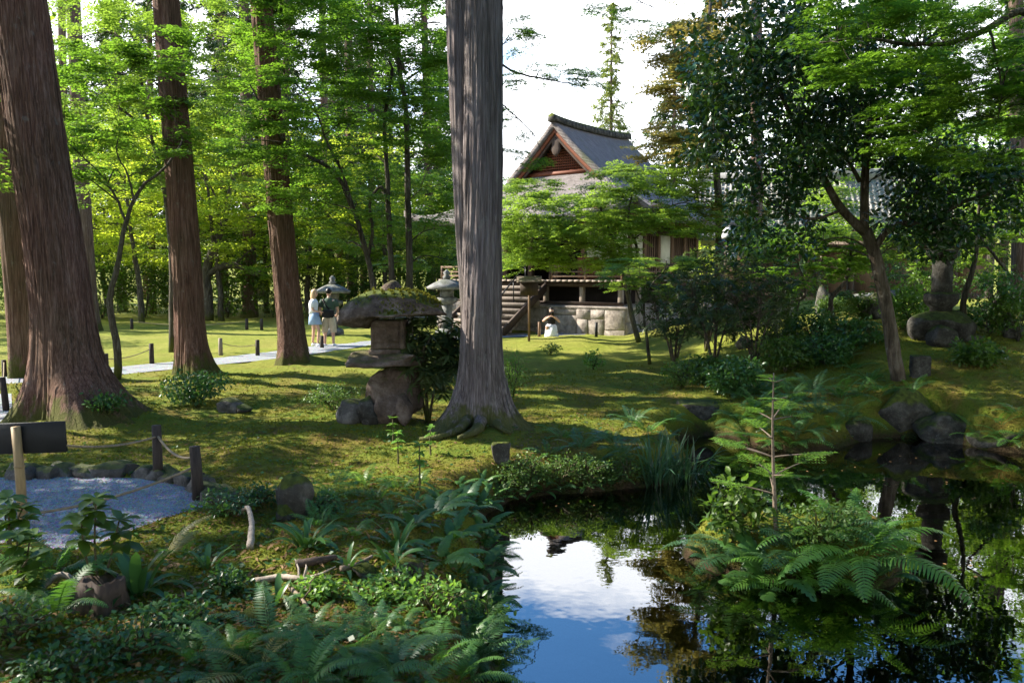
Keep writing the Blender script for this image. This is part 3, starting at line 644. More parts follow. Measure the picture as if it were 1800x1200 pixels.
# railing
def rail(x0, y0, x1, y1):
    a = math.atan2(y1 - y0, x1 - x0); L = math.hypot(x1 - x0, y1 - y0); n = max(2, int(L / 1.1))
    for z, h in ((FZ + .14, .07), (FZ + .30, .055), (FZ + .50, .08)):
        tp('rail', MB().box(((x0 + x1) / 2, (y0 + y1) / 2, z), (L + .12, .07, h), a, .01), 'wood')
    for i in range(n + 1):
        t = i / n; tp('baluster', MB().box((x0 + (x1 - x0) * t, y0 + (y1 - y0) * t, FZ + .25), (.075, .085, .5), a), 'wood')
rail(1.25, .1, 4.3, .1); rail(-4.3, .1, -1.25, .1); rail(4.35, .2, 4.35, DEP - .5)
tp('rail_finial', MB().lathe([(.06, FZ), (.06, FZ + .55), (.075, FZ + .58), (.05, FZ + .62), (.075, FZ + .68), (.02, FZ + .78)], 10, (1.2, .1, 0)), 'wood_dark')
tp('rail_finial', MB().lathe([(.06, FZ), (.06, FZ + .55), (.075, FZ + .58), (.05, FZ + .62), (.075, FZ + .68), (.02, FZ + .78)], 10, (-1.2, .1, 0)), 'wood_dark')
# walls: columns, plaster panels, dark openings, doors
wx = W2 - WI; wy0 = WI; wy1 = DEP - WI; wt_ = EZ - .1
tp('inner_wall', MB().box((0, wy0 + 2.2, (FZ + wt_) / 2), (2 * wx - .3, .1, wt_ - FZ)), 'interior')  # its near-black colour is the shade behind the open front
for x in np.linspace(-wx, wx, 6):
    tp('column', MB().box((x, wy0, (FZ + wt_) / 2), (.22, .22, wt_ - FZ), bev=.03), 'wood')
ys = np.linspace(wy0, wy1, 7)
for i, y in enumerate(ys):
    tp('column', MB().box((wx, y, (FZ + wt_) / 2), (.22, .22, wt_ - FZ), bev=.03), 'wood')
    if i == 6: break
    ya, yb = y + .12, ys[i + 1] - .12
    zt = wt_ - .42
    if i in (0, 1, 3): tp('plaster_panel', MB().box((wx, (ya + yb) / 2, (FZ + .55 + zt) / 2), (.08, yb - ya, zt - FZ - .55)), 'plaster'); tp('dado_board', MB().box((wx, (ya + yb) / 2, FZ + .27), (.09, yb - ya, .54)), 'wood')
    else:
        dr_ = tp('door', MB().box((wx, (ya + yb) / 2, (FZ + zt) / 2), (.07, yb - ya, zt - FZ)), 'wood')
        for k in range(5): tp('door_batten', MB().box((wx + .05, ya + (yb - ya) * (k + .5) / 5, (FZ + zt) / 2), (.03, .04, zt - FZ - .1)), 'wood_dark', dr_)
for z, h in ((wt_ - .30, .2), (FZ + .58, .12)):
    tp('wall_beam', MB().box((wx + .03, (wy0 + wy1) / 2, z), (.22, wy1 - wy0, h)), 'wood_dark')
tp('wall_beam', MB().box((0, wy0 - .03, wt_ - .30), (2 * wx, .22, .2)), 'wood_dark')
for x0, x1 in ((-wx + .11, -wx + 1.15), (wx - 1.15, wx - .11)):
    tp('plaster_panel', MB().box(((x0 + x1) / 2, wy0, (FZ + .6 + wt_ - .4) / 2), (x1 - x0, .07, wt_ - .4 - FZ - .6)), 'plaster'); tp('dado_board', MB().box(((x0 + x1) / 2, wy0, FZ + .3), (x1 - x0, .08, .6)), 'wood')
tp('back_wall', MB().box((0, wy1, (FZ + wt_) / 2), (2 * wx, .12, wt_ - FZ)), 'wood_dark'); tp('side_wall', MB().box((-wx, DEP / 2, (FZ + wt_) / 2), (.12, wy1 - wy0, wt_ - FZ)), 'wood_dark')
tp('offering_board', MB().box((2.35, wy0 - .45, FZ + .44), (.85, .06, .82), .15, .01), 'wood_red')
tp('ceiling', MB().box((0, DEP / 2, wt_ + .02), (2 * wx + .6, wy1 - wy0 + .6, .1)), 'wood_dark')
# roof
EX = wx + 2.3; EY0 = wy0 - 2.3; EY1 = wy1 + 2.3; SK = 3.45
def prof(s): return EZ + (RZ - EZ) * np.clip(s / EX, 0, 1) ** 1.45
def corner_up(x, y):
    a = np.abs(x) / EX; b = np.abs((y - DEP / 2) / ((EY1 - EY0) / 2)); return .42 * (np.clip(a, 0, 1) ** 5) * (np.clip(b, 0, 1) ** 5) + .10 * np.maximum(a, b) ** 8 * np.minimum(a, b) ** 2
def slab(X, Y, Z, th, name, m):
    ny_, nx_ = X.shape; top = np.stack((X, Y, Z), -1).reshape(-1, 3); bot = top - np.array((0, 0, th)); ii = (np.arange(ny_ - 1)[:, None] * nx_ + np.arange(nx_ - 1)[None]).ravel(); N = nx_ * ny_
    mb = MB(); mb.v += [top, bot]; mb.n = 2 * N; q = np.stack((ii, ii + 1, ii + nx_ + 1, ii + nx_), 1); mb.f += [q, q[:, ::-1] + N]
    ring = list(range(nx_)) + [k * nx_ + nx_ - 1 for k in range(1, ny_)] + [(ny_ - 1) * nx_ + k for k in range(nx_ - 2, -1, -1)] + [k * nx_ for k in range(ny_ - 2, 0, -1)]
    r = np.array(ring); r2 = np.roll(r, -1); mb.f.append(np.stack((r, r + N, r2 + N, r2), 1)); return tp(name, mb, m, None, True)
def roofmat():
    m, nt, b = newmat('bark shingle roof'); v = mapped(nt, (3.0, 9.0, 1.0)); n = noise(nt, v, 1.4, 7, .62); n2 = noise(nt, mapped(nt, (14, 14, 14)), 1.6, 4)
    c = ramp(nt, n, [(.28, (.075, .06, .055)), (.5, (.155, .13, .122)), (.75, (.27, .235, .22))]); c = mix(nt, .3, c, ramp(nt, n2, [(.3, (.07, .058, .05)), (.7, (.27, .24, .22))]))
    mo = noise(nt, mapped(nt, (.8, .8, .8)), 1.2, 5, .65); c = mix(nt, ramp(nt, mo, [(.56, (0, 0, 0)), (.70, (.65,) * 3)]), c, (.09, .11, .045))
    nt.links.new(c, b.inputs['Base Color']); b.inputs['Roughness'].default_value = .92
    wv = node(nt, 'ShaderNodeTexWave', {'Vector': mapped(nt), 'Scale': 5.5, 'Distortion': 1.5, 'Detail': 3}, wave_type='BANDS', bands_direction='Z'); mm = node(nt, 'ShaderNodeMath', {0: n2, 1: wv.outputs['Fac']}, operation='ADD').outputs[0]
    bump(nt, b, mm, .7, .05); return m
M['roof'] = roofmat()
GY0 = EY0 + SK - .55; GY1 = EY1 - SK + .55
X, Y = np.meshgrid(np.linspace(-(EX - SK) - .35, (EX - SK) + .35, 41), np.linspace(GY0, GY1, 30))
endup = lambda Y: .10 * np.abs((Y - DEP / 2) / ((GY1 - GY0) / 2)) ** 3
UR = slab(X, Y, prof(EX - np.abs(X)) + endup(Y) * (1 - np.abs(X) / EX), .30, 'upper_roof', 'roof')
for sgn in (-1, 1):      # side skirts
    X, Y = np.meshgrid(np.linspace(0, SK + .1, 18), np.linspace(0, 1, 40)); D = X; yy0 = EY0 + D; yy1 = EY1 - D; Yw = yy0 + (yy1 - yy0) * Y; Xw = sgn * (EX - D)
    if sgn < 0: Xw, Yw, D = Xw[:, ::-1], Yw[:, ::-1], D[:, ::-1]
    Xw, Yw, D = (Xw[::-1], Yw[::-1], D[::-1]) if sgn > 0 else (Xw[::-1], Yw[::-1], D[::-1])
    slab(Xw, Yw, prof(D) + corner_up(Xw, Yw), .26, 'side_roof', 'roof')
for e, s in ((EY0, 1), (EY1, -1)):
    X, Y = np.meshgrid(np.linspace(0, 1, 40), np.linspace(0, SK + .1, 18)); D = Y; Xw = -(EX - D) + 2 * (EX - D) * X; Yw = e + s * D
    slab(Xw, Yw, prof(D) + corner_up(Xw, Yw), .26, 'front_roof' if s > 0 else 'rear_roof', 'roof')
# ridge with upturned, mossy ends
ry = np.linspace(GY0 - .12, GY1 + .12, 26); rz_ = RZ + endup(ry) + .10
for i in range(25):
    b = MB(); ya, yb, za, zb = ry[i] + .006, ry[i + 1] - .006, rz_[i], rz_[i + 1]
    v = [(-.20, ya, za - .18), (.20, ya, za - .18), (.20, yb, zb - .18), (-.20, yb, zb - .18), (-.18, ya, za + .06), (.18, ya, za + .06), (.18, yb, zb + .06), (-.18, yb, zb + .06), (0, ya, za + .14), (0, yb, zb + .14)]
    b.add(v, [(0, 3, 2, 1), (0, 1, 5, 4), (2, 3, 7, 6), (1, 2, 6, 5), (3, 0, 4, 7), (5, 6, 9, 8), (4, 8, 9, 7)]); b.f.append(np.array([(4, 5, 8)])); b.f.append(np.array([(7, 9, 6)])); tp('ridge_tile', b, 'rock_moss', UR)
# gable: bargeboards, lattice, pendant
gy = EY0 + SK - .42; hw = EX - SK + .1
for sgn in (-1, 1):
    for (off, th, dep, mm_) in ((.31, .20, .10, 'wood_red'), (.53, .14, .07, 'wood_dark')):
        xs = np.linspace(0, hw + .15, 22) * sgn; zt = prof(EX - np.abs(xs)) + .10 * (1 - np.abs(xs) / EX) - off; b = MB(); n = len(xs); y0 = gy - .05 + (.05 if dep < .1 else 0)
        v = np.concatenate([np.stack((xs, np.full(n, y0), zt), 1), np.stack((xs, np.full(n, y0), zt - th), 1), np.stack((xs, np.full(n, y0 + dep), zt), 1), np.stack((xs, np.full(n, y0 + dep), zt - th), 1)])
        i = np.arange(n - 1); b.add(v, np.concatenate([np.stack((i, i + 1, n + i + 1, n + i), 1), np.stack((2 * n + i, 3 * n + i, 3 * n + i + 1, 2 * n + i + 1), 1), np.stack((n + i, n + i + 1, 3 * n + i + 1, 3 * n + i), 1), np.stack((i, 2 * n + i, 2 * n + i + 1, i + 1), 1), ])); tp('bargeboard', b, mm_)
gz = float(prof(SK)) - .05; ly = gy + .40
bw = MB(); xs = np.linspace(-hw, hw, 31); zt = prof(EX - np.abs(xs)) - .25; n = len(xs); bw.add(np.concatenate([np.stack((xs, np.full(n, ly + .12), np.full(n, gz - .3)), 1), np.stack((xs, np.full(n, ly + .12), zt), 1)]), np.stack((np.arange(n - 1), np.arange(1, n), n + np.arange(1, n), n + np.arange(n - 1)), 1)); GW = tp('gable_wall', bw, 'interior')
for x in np.arange(-hw + .1, hw, .105):
    h = float(prof(EX - abs(x))) - .45 - gz
    if h > .08: tp('lattice_bar', MB().box((x, ly + .02, gz + h / 2), (.045, .04, h)), 'wood_red', GW)
for z in np.arange(gz + .08, RZ - .6, .105):
    s = EX * ((z + .45 - EZ) / (RZ - EZ)) ** (1 / 1.45); w = EX - s
    if w > .12: tp('lattice_bar', MB().box((0, ly - .025, z), (2 * w, .035, .042)), 'wood_red', GW)
tp('gable_sill', MB().box((0, ly - .08, gz - .02), (2 * hw + .1, .22, .14)), 'wood_red')
pd = MB(); pd.lathe([(.03, RZ - 1.32), (.16, RZ - 1.2), (.26, RZ - 1.02), (.20, RZ - .86), (.30, RZ - .70), (.12, RZ - .5)], 12, (0, gy + .06, 0), 1, .25); tp('gable_pendant', pd, 'wood_dark', None, True)
# rafters
for x in np.linspace(-EX + .25, EX - .25, 34):
    z = float(prof(1.2)) - .5; tp('rafter', MB().box((x, EY0 + 1.2, z + .02 + .3 * (abs(x) / EX) ** 6), (.085, 2.2, .11), M=Matrix.Rotation(R(12), 4, 'X')), 'wood')
for y in np.linspace(EY0 + .3, EY1 - .3, 38):
    z = float(prof(1.2)) - .48; tp('rafter', MB().box((EX - 1.2, y, z + .3 * (abs(y - DEP / 2) / ((EY1 - EY0) / 2)) ** 6), (2.2, .085, .11), M=Matrix.Rotation(R(12), 4, 'Y')), 'wood')
# steps with handrail
NS = 9
for i in range(NS):
    z = FZ - .02 - (i + 1) * (FZ / (NS + .5)); y = -.12 - .27 * i - .14
    tp('step', MB().box((-.45, y, z - .06), (2.9, .34, .11), bev=.012), 'wood_grey'); tp('riser', MB().box((-.45, y + .15, z - .17), (2.86, .03, .12)), 'wood_grey')
for x in (-1.95, 1.05):
    b = MB(); b.add([(x - .05, .0, FZ - .1), (x - .05, .0, FZ - .42), (x - .05, -.12 - .27 * NS, -.02), (x - .05, -.12 - .27 * NS - .1, .22), (x + .05, .0, FZ - .1), (x + .05, .0, FZ - .42), (x + .05, -.12 - .27 * NS, -.02), (x + .05, -.12 - .27 * NS - .1, .22)],
                    [(0, 1, 2, 3), (7, 6, 5, 4), (0, 3, 7, 4), (1, 5, 6, 2), (3, 2, 6, 7), (0, 4, 5, 1)]); tp('stringer', b, 'wood_dark')
hr = MB(); hr.tube([(.35, -.1, FZ + .72), (.35, -2.55, .85)], .028, 8); tp('handrail', hr, 'metal_dark')
for t in (.1, .4, .7, .97):
    y = -.1 - 2.45 * t; z = FZ + .72 + (.85 - FZ - .72) * t; tp('handrail_post', MB().tube([(.35, y, z - .82), (.35, y, z)], .022, 8), 'metal_dark')

# ================================================================== tiled hall on the right
def tiled_hall():
    c = at(1500, 470, 39); h = thing('tiled_hall', (c[0], c[1], 0), 'grey tiled roof hall seen behind the dark camellia tree', 'building', rz=R(-14))
    def q(name, mb, m, smooth=False): return obj(name, mb.mesh(name, smooth), M[m], h)
    Wd, Dd = 14.0, 6.0
    q('wall', MB().box((0, 3.0, 1.9), (Wd - 2.4, 4.2, 3.6)), 'wood_grey')
    for x in np.linspace(-5.9, 5.9, 9): q('column', MB().box((x, .82, 1.95), (.2, .2, 3.5)), 'wood_dark')
    for z in (3.45, 1.2): q('beam', MB().box((0, .80, z), (Wd - 2.2, .14, .18)), 'wood_dark')
    for i, x in enumerate(np.linspace(-5.1, 5.1, 8)): q('door', MB().box((x, .87, 2.2), (1.1, .05, 2.1)), 'wood')
    q('veranda', MB().box((0, .1, .55), (Wd - 1.6, 1.6, .12)), 'wood_grey')
    a = math.atan2(3.1, 4.1); X, Y = np.meshgrid(np.linspace(-Wd / 2, Wd / 2, 3), np.linspace(-1.1, 3.0, 8)); Z = 3.7 + 3.1 * ((Y + 1.1) / 4.1) ** 1.15
    mb = MB(); ny_, nx_ = X.shape; ii = (np.arange(ny_ - 1)[:, None] * nx_ + np.arange(nx_ - 1)[None]).ravel(); mb.add(np.stack((X, Y, Z), -1).reshape(-1, 3), np.stack((ii, ii + 1, ii + nx_ + 1, ii + nx_), 1))
    mb.add(np.stack((X, 6 - Y, Z), -1).reshape(-1, 3), np.stack((ii, ii + nx_, ii + nx_ + 1, ii + 1), 1)); q('roof', mb, 'tile')
    mb = MB(); Yr = np.linspace(-1.12, 2.9, 8); Zr = 3.73 + 3.1 * ((Yr + 1.1).clip(0) / 4.1) ** 1.15
    for x in np.linspace(-Wd / 2 + .1, Wd / 2 - .1, 58): mb.tube(np.stack((np.full(8, x), Yr, Zr), 1), .055, 6)
    for k in range(16):
        t = (k + .5) / 16; y = -1.1 + 4.1 * t; z = 3.7 + 3.1 * t ** 1.15; mb.box((0, y, z + .005), (Wd, .05, .04))
    tag(q('roof_tiles', mb, 'tile'), kind='stuff')
    q('ridge', MB().box((0, 3.0, 6.95), (Wd + .2, .5, .5), bev=.08), 'tile')
M['tile'] = plain('grey roof tile', (.27, .26, .25), .5, .25, 3, .2, 20, spec=.3)
tiled_hall()
# ================================================================== cedars
_cw = MB(); CEDAR_CROWN = conifer_crown(9.0, 23, 3.5, 21, 26, 4, .30, 6.5, .38, 11, _cw).mesh('cedar_crown'); CEDAR_LIMBS = _cw.mesh('cedar_limbs')
CEDAR_CROWN.materials.append(M['cedar_leaf']); CEDAR_LIMBS.materials.append(M['bark_far'])
def cedar(label, base_px, marks, r0, r1, bark='bark_red', sides=96, nz=100, ridges=34, amp=.022, flare=.3, fh=.42, seed=1, name='cedar_tree', twin=None, roots=(), crown=True, cz=0.0, H=21, group=None, base=None):
    g = ground(*base_px) if base is None else np.array((base[0], base[1], onz(base[0], base[1])))
    pts = [g + np.array((0, 0, -.3))] + [at(a, b, g[1] + e) for a, b, e in marks]
    sl = (pts[-1] - pts[-2]) / (pts[-1][2] - pts[-2][2]); pts.append(pts[-1] + sl * (H - pts[-1][2]))
    t = thing(name, g, label, 'tree', group); mb = MB(); C_, _, V_ = cedar_trunk(mb, pts, r0, r1, sides, nz, ridges, amp, flare, fh, seed)
    tr_ = wpart('trunk', mb, M[bark], t, True)
    if sides >= 100: st_ = bark_strips(V_, C_, int(sides * 1.6), seed); o_ = obj('bark_strips', st_.mesh('bark_strips'), M[bark], tr_); o_['kind'] = 'stuff'
    if twin:
        mb = MB(); p2 = [g + np.array(twin[0])] + [at(a, b, g[1] + e) for a, b, e in twin[1]]; sl = (p2[-1] - p2[-2]) / (p2[-1][2] - p2[-2][2]); p2.append(p2[-1] + sl * (H - p2[-1][2]))
        cedar_trunk(mb, p2, twin[2], twin[3], 130, 110, 40, amp, flare * .7, fh, seed + 5); wpart('second_trunk', mb, M[bark], t, True)
    for (pl, ra) in roots:
        P = [ground(a, b) for a, b in pl]; P = [p + np.array((0, 0, ra * (.55 if i else 1.6))) for i, p in enumerate(P)]; mb = MB(); mb.tube(spline(P, 16), np.linspace(ra * 1.25, ra * .25, 16), 10, wob=.3, rng=np.random.RandomState(seed)); wpart('root', mb, M[bark], t, True)
    if crown:
        mid = np.array([np.interp(12, [p[2] for p in pts], [p[i] for p in pts]) for i in range(2)]) - g[:2]
        c = obj('crown', CEDAR_CROWN, None, t, loc=(mid[0], mid[1], cz), rot=(0, 0, seed * 1.3)); obj('limbs', CEDAR_LIMBS, None, t, loc=(mid[0], mid[1], cz), rot=(0, 0, seed * 1.3))
    return t
cedar('massive reddish cedar trunk leaning left at the left edge', (122, 722), [(102, 480, 0), (66, 240, 0), (34, 0, 0)], .41, .29, 'bark_red', 200, 125, 72, .034, .80, .55, 3)
cedar('brown cedar trunk standing behind the massive leaning trunk', (48, 664), [(28, 420, 0), (10, 200, 0), (-6, 0, 0)], .30, .22, 'bark_red', 72, 70, 30, .022, .30, .5, 5)
cedar('tall brown cedar behind the low rounded bush on the moss', (338, 660), [(328, 480, 0), (312, 260, 0), (291, 0, 0)], .32, .20, 'bark_red', 170, 120, 60, .026, .50, .42, 8)
cedar('dark cedar leaning left beside the standing couple', (520, 628), [(502, 480, 0), (482, 260, 0), (459, 0, 0)], .30, .19, 'bark_red', 150, 110, 54, .024, .44, .5, 11)
cedar('grey twin cedar trunk in the middle with spreading roots', (850, 745), [(846, 600, 0), (848, 350, 0), (850, 0, 0)], .275, .19, 'bark_grey', 190, 150, 66, .034, .46, .34, 14,
      twin=((-.12, .22, -.3), [(836, 600, .25), (820, 350, .25), (806, 0, .25)], .19, .125),
      roots=[([(846, 742), (838, 762), (822, 772), (806, 778)], .11), ([(868, 748), (886, 762), (898, 768)], .08), ([(826, 745), (792, 768), (762, 776), (738, 778)], .085), ([(880, 738), (905, 744), (925, 748)], .07)])
cedar('slender pale grey trunk lit on its left side at far left', (160, 582), [(150, 420, 0), (139, 220, 0), (128, 0, 0)], .30, .20, 'bark_far', 40, 40, 20, .03, .25, .5, 17, cz=9, H=29)
cedar('thin straight reddish trunk between two grey trunks at far left', (122, 575), [(116, 420, 0), (112, 220, 0), (108, 0, 0)], .17, .12, 'bark_far', 28, 30, 14, .02, .15, .5, 18, cz=9.5, H=30)
cedar('brown straight trunk behind the gnarled mossy tree', (441, 558), [(438, 420, 0), (434, 220, 0), (428, 0, 0)], .34, .22, 'bark_far', 40, 40, 20, .03, .25, .5, 19)
for k, (bx, by, tx, r) in enumerate([(578, 552, 566, .25), (620, 545, 612, .33), (655, 548, 650, .22), (500, 548, 505, .22), (760, 548, 745, .26), (395, 552, 388, .2), (268, 552, 262, .2), (215, 548, 205, .2), (20, 548, 15, .26), (1330, 560, 1330, .18), (1795, 545, 1786, .22)]):
    labs = ['distant cedar trunk behind the couple and the pale lantern', 'thick distant cedar trunk left of the big stone lantern', 'narrow distant cedar trunk just above the big stone lantern', 'distant cedar trunk right of the dark leaning cedar', 'distant cedar trunk left of the middle grey trunk', 'slim distant cedar behind the tall brown cedar', 'slim distant cedar behind the far lawn, left of the tall brown cedar', 'slim distant cedar in the dark hedge at left', 'distant cedar at the extreme left edge', 'dark slender trunk rising out of the rhododendron thicket', 'reddish trunk at the right edge of the picture']
    g = ground(bx, by)
    cedar(labs[k], (bx, by), [((bx + tx) / 2, 280, 0), (tx, 0, 0)], r, r * .65, 'bark_far', 30, 30, 16, .02, .15, .5, 30 + k, H=19, cz=-1.5 if k < 9 else 2, crown=k != 9)
# unseen cedars; left ones inferred from the dapple, the rest added to cut skylight
rs = np.random.RandomState(77)
for k, (x, y) in enumerate([(-11.5, 5.6), (-10.5, 1.5), (-17.5, 6.0), (-14.6, 8.0), (-12.5, -3), (-18, 1), (12.5, 6), (15, 11), (13, 0), (-5, -7), (4, -8), (10, -6), (-22, 13)]):
    t = thing('cedar_tree', (x, y, 0), 'unseen cedar outside the view, set to shade the garden', 'tree', 'unseen cedars set to shade the garden'); mb = MB(); cedar_trunk(mb, [(x, y, -.3), (x - .2, y, 6), (x - .3, y + .1, 20)], .36, .18, 24, 20, 12, .02, .25, .5, 60 + k); wpart('trunk', mb, M['bark_far'], t, True)
    obj('crown', CEDAR_CROWN, None, t, loc=(-.3, 0, rs.uniform(-2.6, -.4)), rot=(0, 0, k)); obj('limbs', CEDAR_LIMBS, None, t, loc=(-.3, 0, -2), rot=(0, 0, k))

# ================================================================== maples in the picture
rs = np.random.RandomState(12)
def tw(y, *pts): return [at(a, b, y) for a, b in pts]
# three-stemmed maple behind the lantern
g = ground(690, 640); Y = g[1]
maple('maple_tree', 'three stemmed green maple behind the big stone lantern', g,
      [([at(668, 645, Y), *tw(Y, (656, 500), (640, 430), (618, 362), (588, 302), (532, 270), (490, 238), (462, 190), (440, 150))], .085, .02), ([at(690, 648, Y), *tw(Y, (688, 500), (684, 400), (680, 300), (676, 215), (690, 120))], .085, .035),
       ([at(722, 645, Y), *tw(Y, (720, 500), (718, 400), (716, 300), (712, 180), (700, 110), (698, 40), (690, -60))], .095, .04), (tw(Y, (714, 130), (668, 60), (640, 34), (600, -30)), .045, .015),
       (tw(Y, (622, 370), (600, 300), (575, 250), (545, 175), (500, 130)), .04, .012), (tw(Y, (648, 450), (655, 400), (650, 360), (668, 328), (684, 352)), .04, .03), (tw(Y, (716, 140), (760, 110), (800, 95)), .03, .01)],
      pads(rs, (430, 800, -60, 130, Y - 2, Y + 2.5), 100) + pads(rs, (400, 790, 130, 280, Y - 2.2, Y + 2.5), 104) + pads(rs, (480, 800, 280, 400, Y - 1.5, Y + 2.5), 60) + pads(rs, (560, 800, 400, 470, Y, Y + 2.5), 14),
      'maple', .072, 'kite', 5, (.55, 1.0), 4)
# maple over the upper left
g = ground(206, 668); Y = g[1]
maple('maple_tree', 'slender crooked maple between the two left cedars', g,
      [([at(206, 670, Y), *tw(Y, (208, 620), (196, 560), (193, 520), (206, 470), (215, 420), (228, 370), (252, 325), (288, 298), (320, 250))], .085, .02), (tw(Y, (222, 390), (200, 340), (182, 312), (150, 280), (118, 250)), .03, .01), (tw(Y, (236, 352), (222, 300), (205, 270), (212, 225)), .025, .008)],
      pads(rs, (105, 330, 80, 330, Y - 1.2, Y + 2.2), 40) + pads(rs, (-40, 140, 130, 360, Y + .5, Y + 2.5), 10) + pads(rs, (110, 330, 60, 140, Y - 2.5, Y - .5), 14), 'maple', .075, 'kite', 5, (.5, .95), 6)
g = ground(268, 604); Y = g[1] - 2.5; g = np.array(((300 - 900) / FPX * Y, Y, 0)); g[2] = onz(g[0], g[1])
maple('maple_tree', 'wide feathery maple spreading behind the two left cedars', g, [([g + np.array((0, 0, -.1)), at(300, 430, Y), at(288, 330, Y), at(262, 220, Y), at(240, 90, Y)], .10, .03), (tw(Y, (288, 330), (350, 240), (410, 190)), .05, .015), (tw(Y, (262, 230), (180, 170), (110, 140)), .045, .012)],
      pads(rs, (100, 450, -20, 110, Y - 2, Y + 2.5), 52) + pads(rs, (95, 470, 110, 250, Y - 2, Y + 2.5), 70) + pads(rs, (140, 460, 250, 330, Y - 1, Y + 2), 30), 'maple_lite', .08, 'kite', 5, (.6, 1.1), 61)
# gnarled tree with a horizontal arm
g = ground(372, 563); Y = g[1]
maple('gnarled_tree', 'gnarled mossy tree with a thick level arm behind the tall cedar', g,
      [([at(366, 566, Y), *tw(Y, (366, 520), (362, 480), (374, 440), (392, 395), (404, 340), (412, 300), (408, 240))], .26, .07), (tw(Y, (362, 485), (385, 470), (412, 466), (435, 474), (450, 482), (470, 470), (505, 455), (540, 440)), .17, .05), (tw(Y, (392, 395), (380, 350), (362, 310)), .08, .03), (tw(Y, (412, 466), (440, 440), (470, 425)), .06, .02)],
      pads(rs, (330, 480, 180, 400, Y - 2.5, Y + 2.5), 30) + pads(rs, (430, 600, 405, 500, Y - 2, Y + 2), 22), 'maple_lite', .085, 'kite', 5, (.7, 1.3), 9, 'bark_maple')
# maple in front of the temple
g = ground(1122, 602); Y = g[1]
maple('maple_tree', 'spreading maple covering the temple front with layered branches', g,
      [([at(1124, 606, Y), *tw(Y, (1112, 560), (1100, 500), (1086, 430), (1062, 395), (1056, 365), (1060, 335))], .09, .03), (tw(Y, (1104, 520), (1120, 440), (1104, 390), (1112, 340), (1120, 310)), .06, .02), (tw(Y, (1090, 450), (1040, 430), (990, 425), (930, 418)), .045, .012), (tw(Y, (1110, 400), (1160, 370), (1220, 350)), .04, .012)],
      pads(rs, (1050, 1240, 292, 345, Y - 1.5, Y + 2), 44) + pads(rs, (885, 1060, 345, 405, Y - 2, Y + 2), 60) + pads(rs, (885, 1110, 400, 472, Y - 2, Y + 1.5), 72) + pads(rs, (1060, 1260, 335, 415, Y - 1.5, Y + 1.5), 46) + pads(rs, (890, 960, 350, 470, Y, Y + 2), 10) + pads(rs, (890, 1060, 318, 350, Y - 1, Y + 2), 14) + pads(rs, (1060, 1260, 370, 415, Y - 1.5, Y + 1), 16),
      'maple_lite', .07, 'kite', 5, (.5, .9), 15, flat=.16)
# young maple on the lawn
g = ground(1141, 640); Y = g[1]
maple('young_maple', 'young light green maple on the lawn before the rhododendron thicket', g,
      [([at(1142, 642, Y), *tw(Y, (1138, 600), (1132, 550), (1134, 520), (1150, 495), (1168, 475), (1172, 458))], .045, .012), (tw(Y, (1134, 560), (1122, 520), (1112, 495)), .03, .01)],
      pads(rs, (1090, 1240, 455, 475, Y - .8, Y + .8), 13) + pads(rs, (1060, 1140, 470, 505, Y - .8, Y + .8), 11) + pads(rs, (1110, 1250, 500, 530, Y - .6, Y + .8), 7), 'maple_lite', .065, 'tri', 4, (.35, .7), 16, flat=.07)
# maple branch reaching in over the upper right
g = np.array((10.4, 12.5, onz(10.4, 12.5))); Y = 12.0
maple('maple_tree', 'overhanging maple branch with bright leaves in the upper right corner', g,
      [([g + np.array((0, 0, -.2)), g + np.array((-.2, 0, 2)), at(1900, 180, 12.2), at(1835, 0, 12), at(1800, -90, 12)], .14, .06), (tw(Y, (1850, 60), (1790, 20), (1740, 50), (1680, 72), (1600, 78), (1520, 68), (1440, 75)), .06, .01), (tw(Y, (1740, 50), (1750, 100), (1760, 160), (1755, 210)), .02, .008), (tw(12.3, (1890, 170), (1820, 180), (1760, 150), (1700, 160)), .04, .01)],
      pads(rs, (1420, 1830, -40, 150, Y - 1.2, Y + 1.6), 70) + pads(rs, (1560, 1840, 100, 290, Y - .6, Y + 1.6), 46), 'maple', .075, 'tri', 4, (.4, .8), 18)
# maples behind the camellia
for k, (bx, by, box, n, m_, lab) in enumerate([(1400, 590, (1300, 1500, 400, 500, -2, 2), 30, 'maple', 'soft green maple between the thicket and the camellia'),
        (1470, 580, (1420, 1580, 330, 470, -1, 3), 24, 'maple_lite', 'low maple before the tiled roof hall'), (1700, 585, (1600, 1850, 200, 420, 0, 5), 44, 'maple', 'bright maple behind the camellia at right'),
        (1760, 578, (1580, 1850, 330, 480, 3, 7), 30, 'maple_lite', 'sunlit maple behind the stone pagoda')]):
    g = ground(bx, by); Y = g[1]; b = box
    maple('maple_tree', lab, g, [([g + np.array((0, 0, -.1)), at(bx - 6, by - 60, Y), at(bx + 8, (by + b[3]) / 2 - 20, Y), at((b[0] + b[1]) / 2, (b[2] + b[3]) / 2, Y)], .07, .02)], pads(rs, (b[0], b[1], b[2], b[3], Y + b[4], Y + b[5]), n), m_, .08, 'kite', 5, (.55, 1.05), 22 + k)
# turning maple right of the temple roof
g = ground(1262, 566); Y = g[1]
maple('maple_tree', 'tall maple turning orange right of the temple roof', g, [([g + np.array((0, 0, -.1)), at(1265, 400, Y), at(1255, 250, Y), at(1240, 100, Y), at(1250, 0, Y)], .16, .05)],
      pads(rs, (1140, 1240, 70, 285, Y - 1, Y + 2), 30) + pads(rs, (1170, 1330, -40, 120, Y - 2, Y + 2), 30) + pads(rs, (1190, 1340, 120, 290, Y - 2, Y + 2), 26) + pads(rs, (1230, 1330, 330, 410, Y - 1, Y + 1), 8), 'maple_rust', .10, 'kite', 5, (.7, 1.3), 31, grow_k=.02)
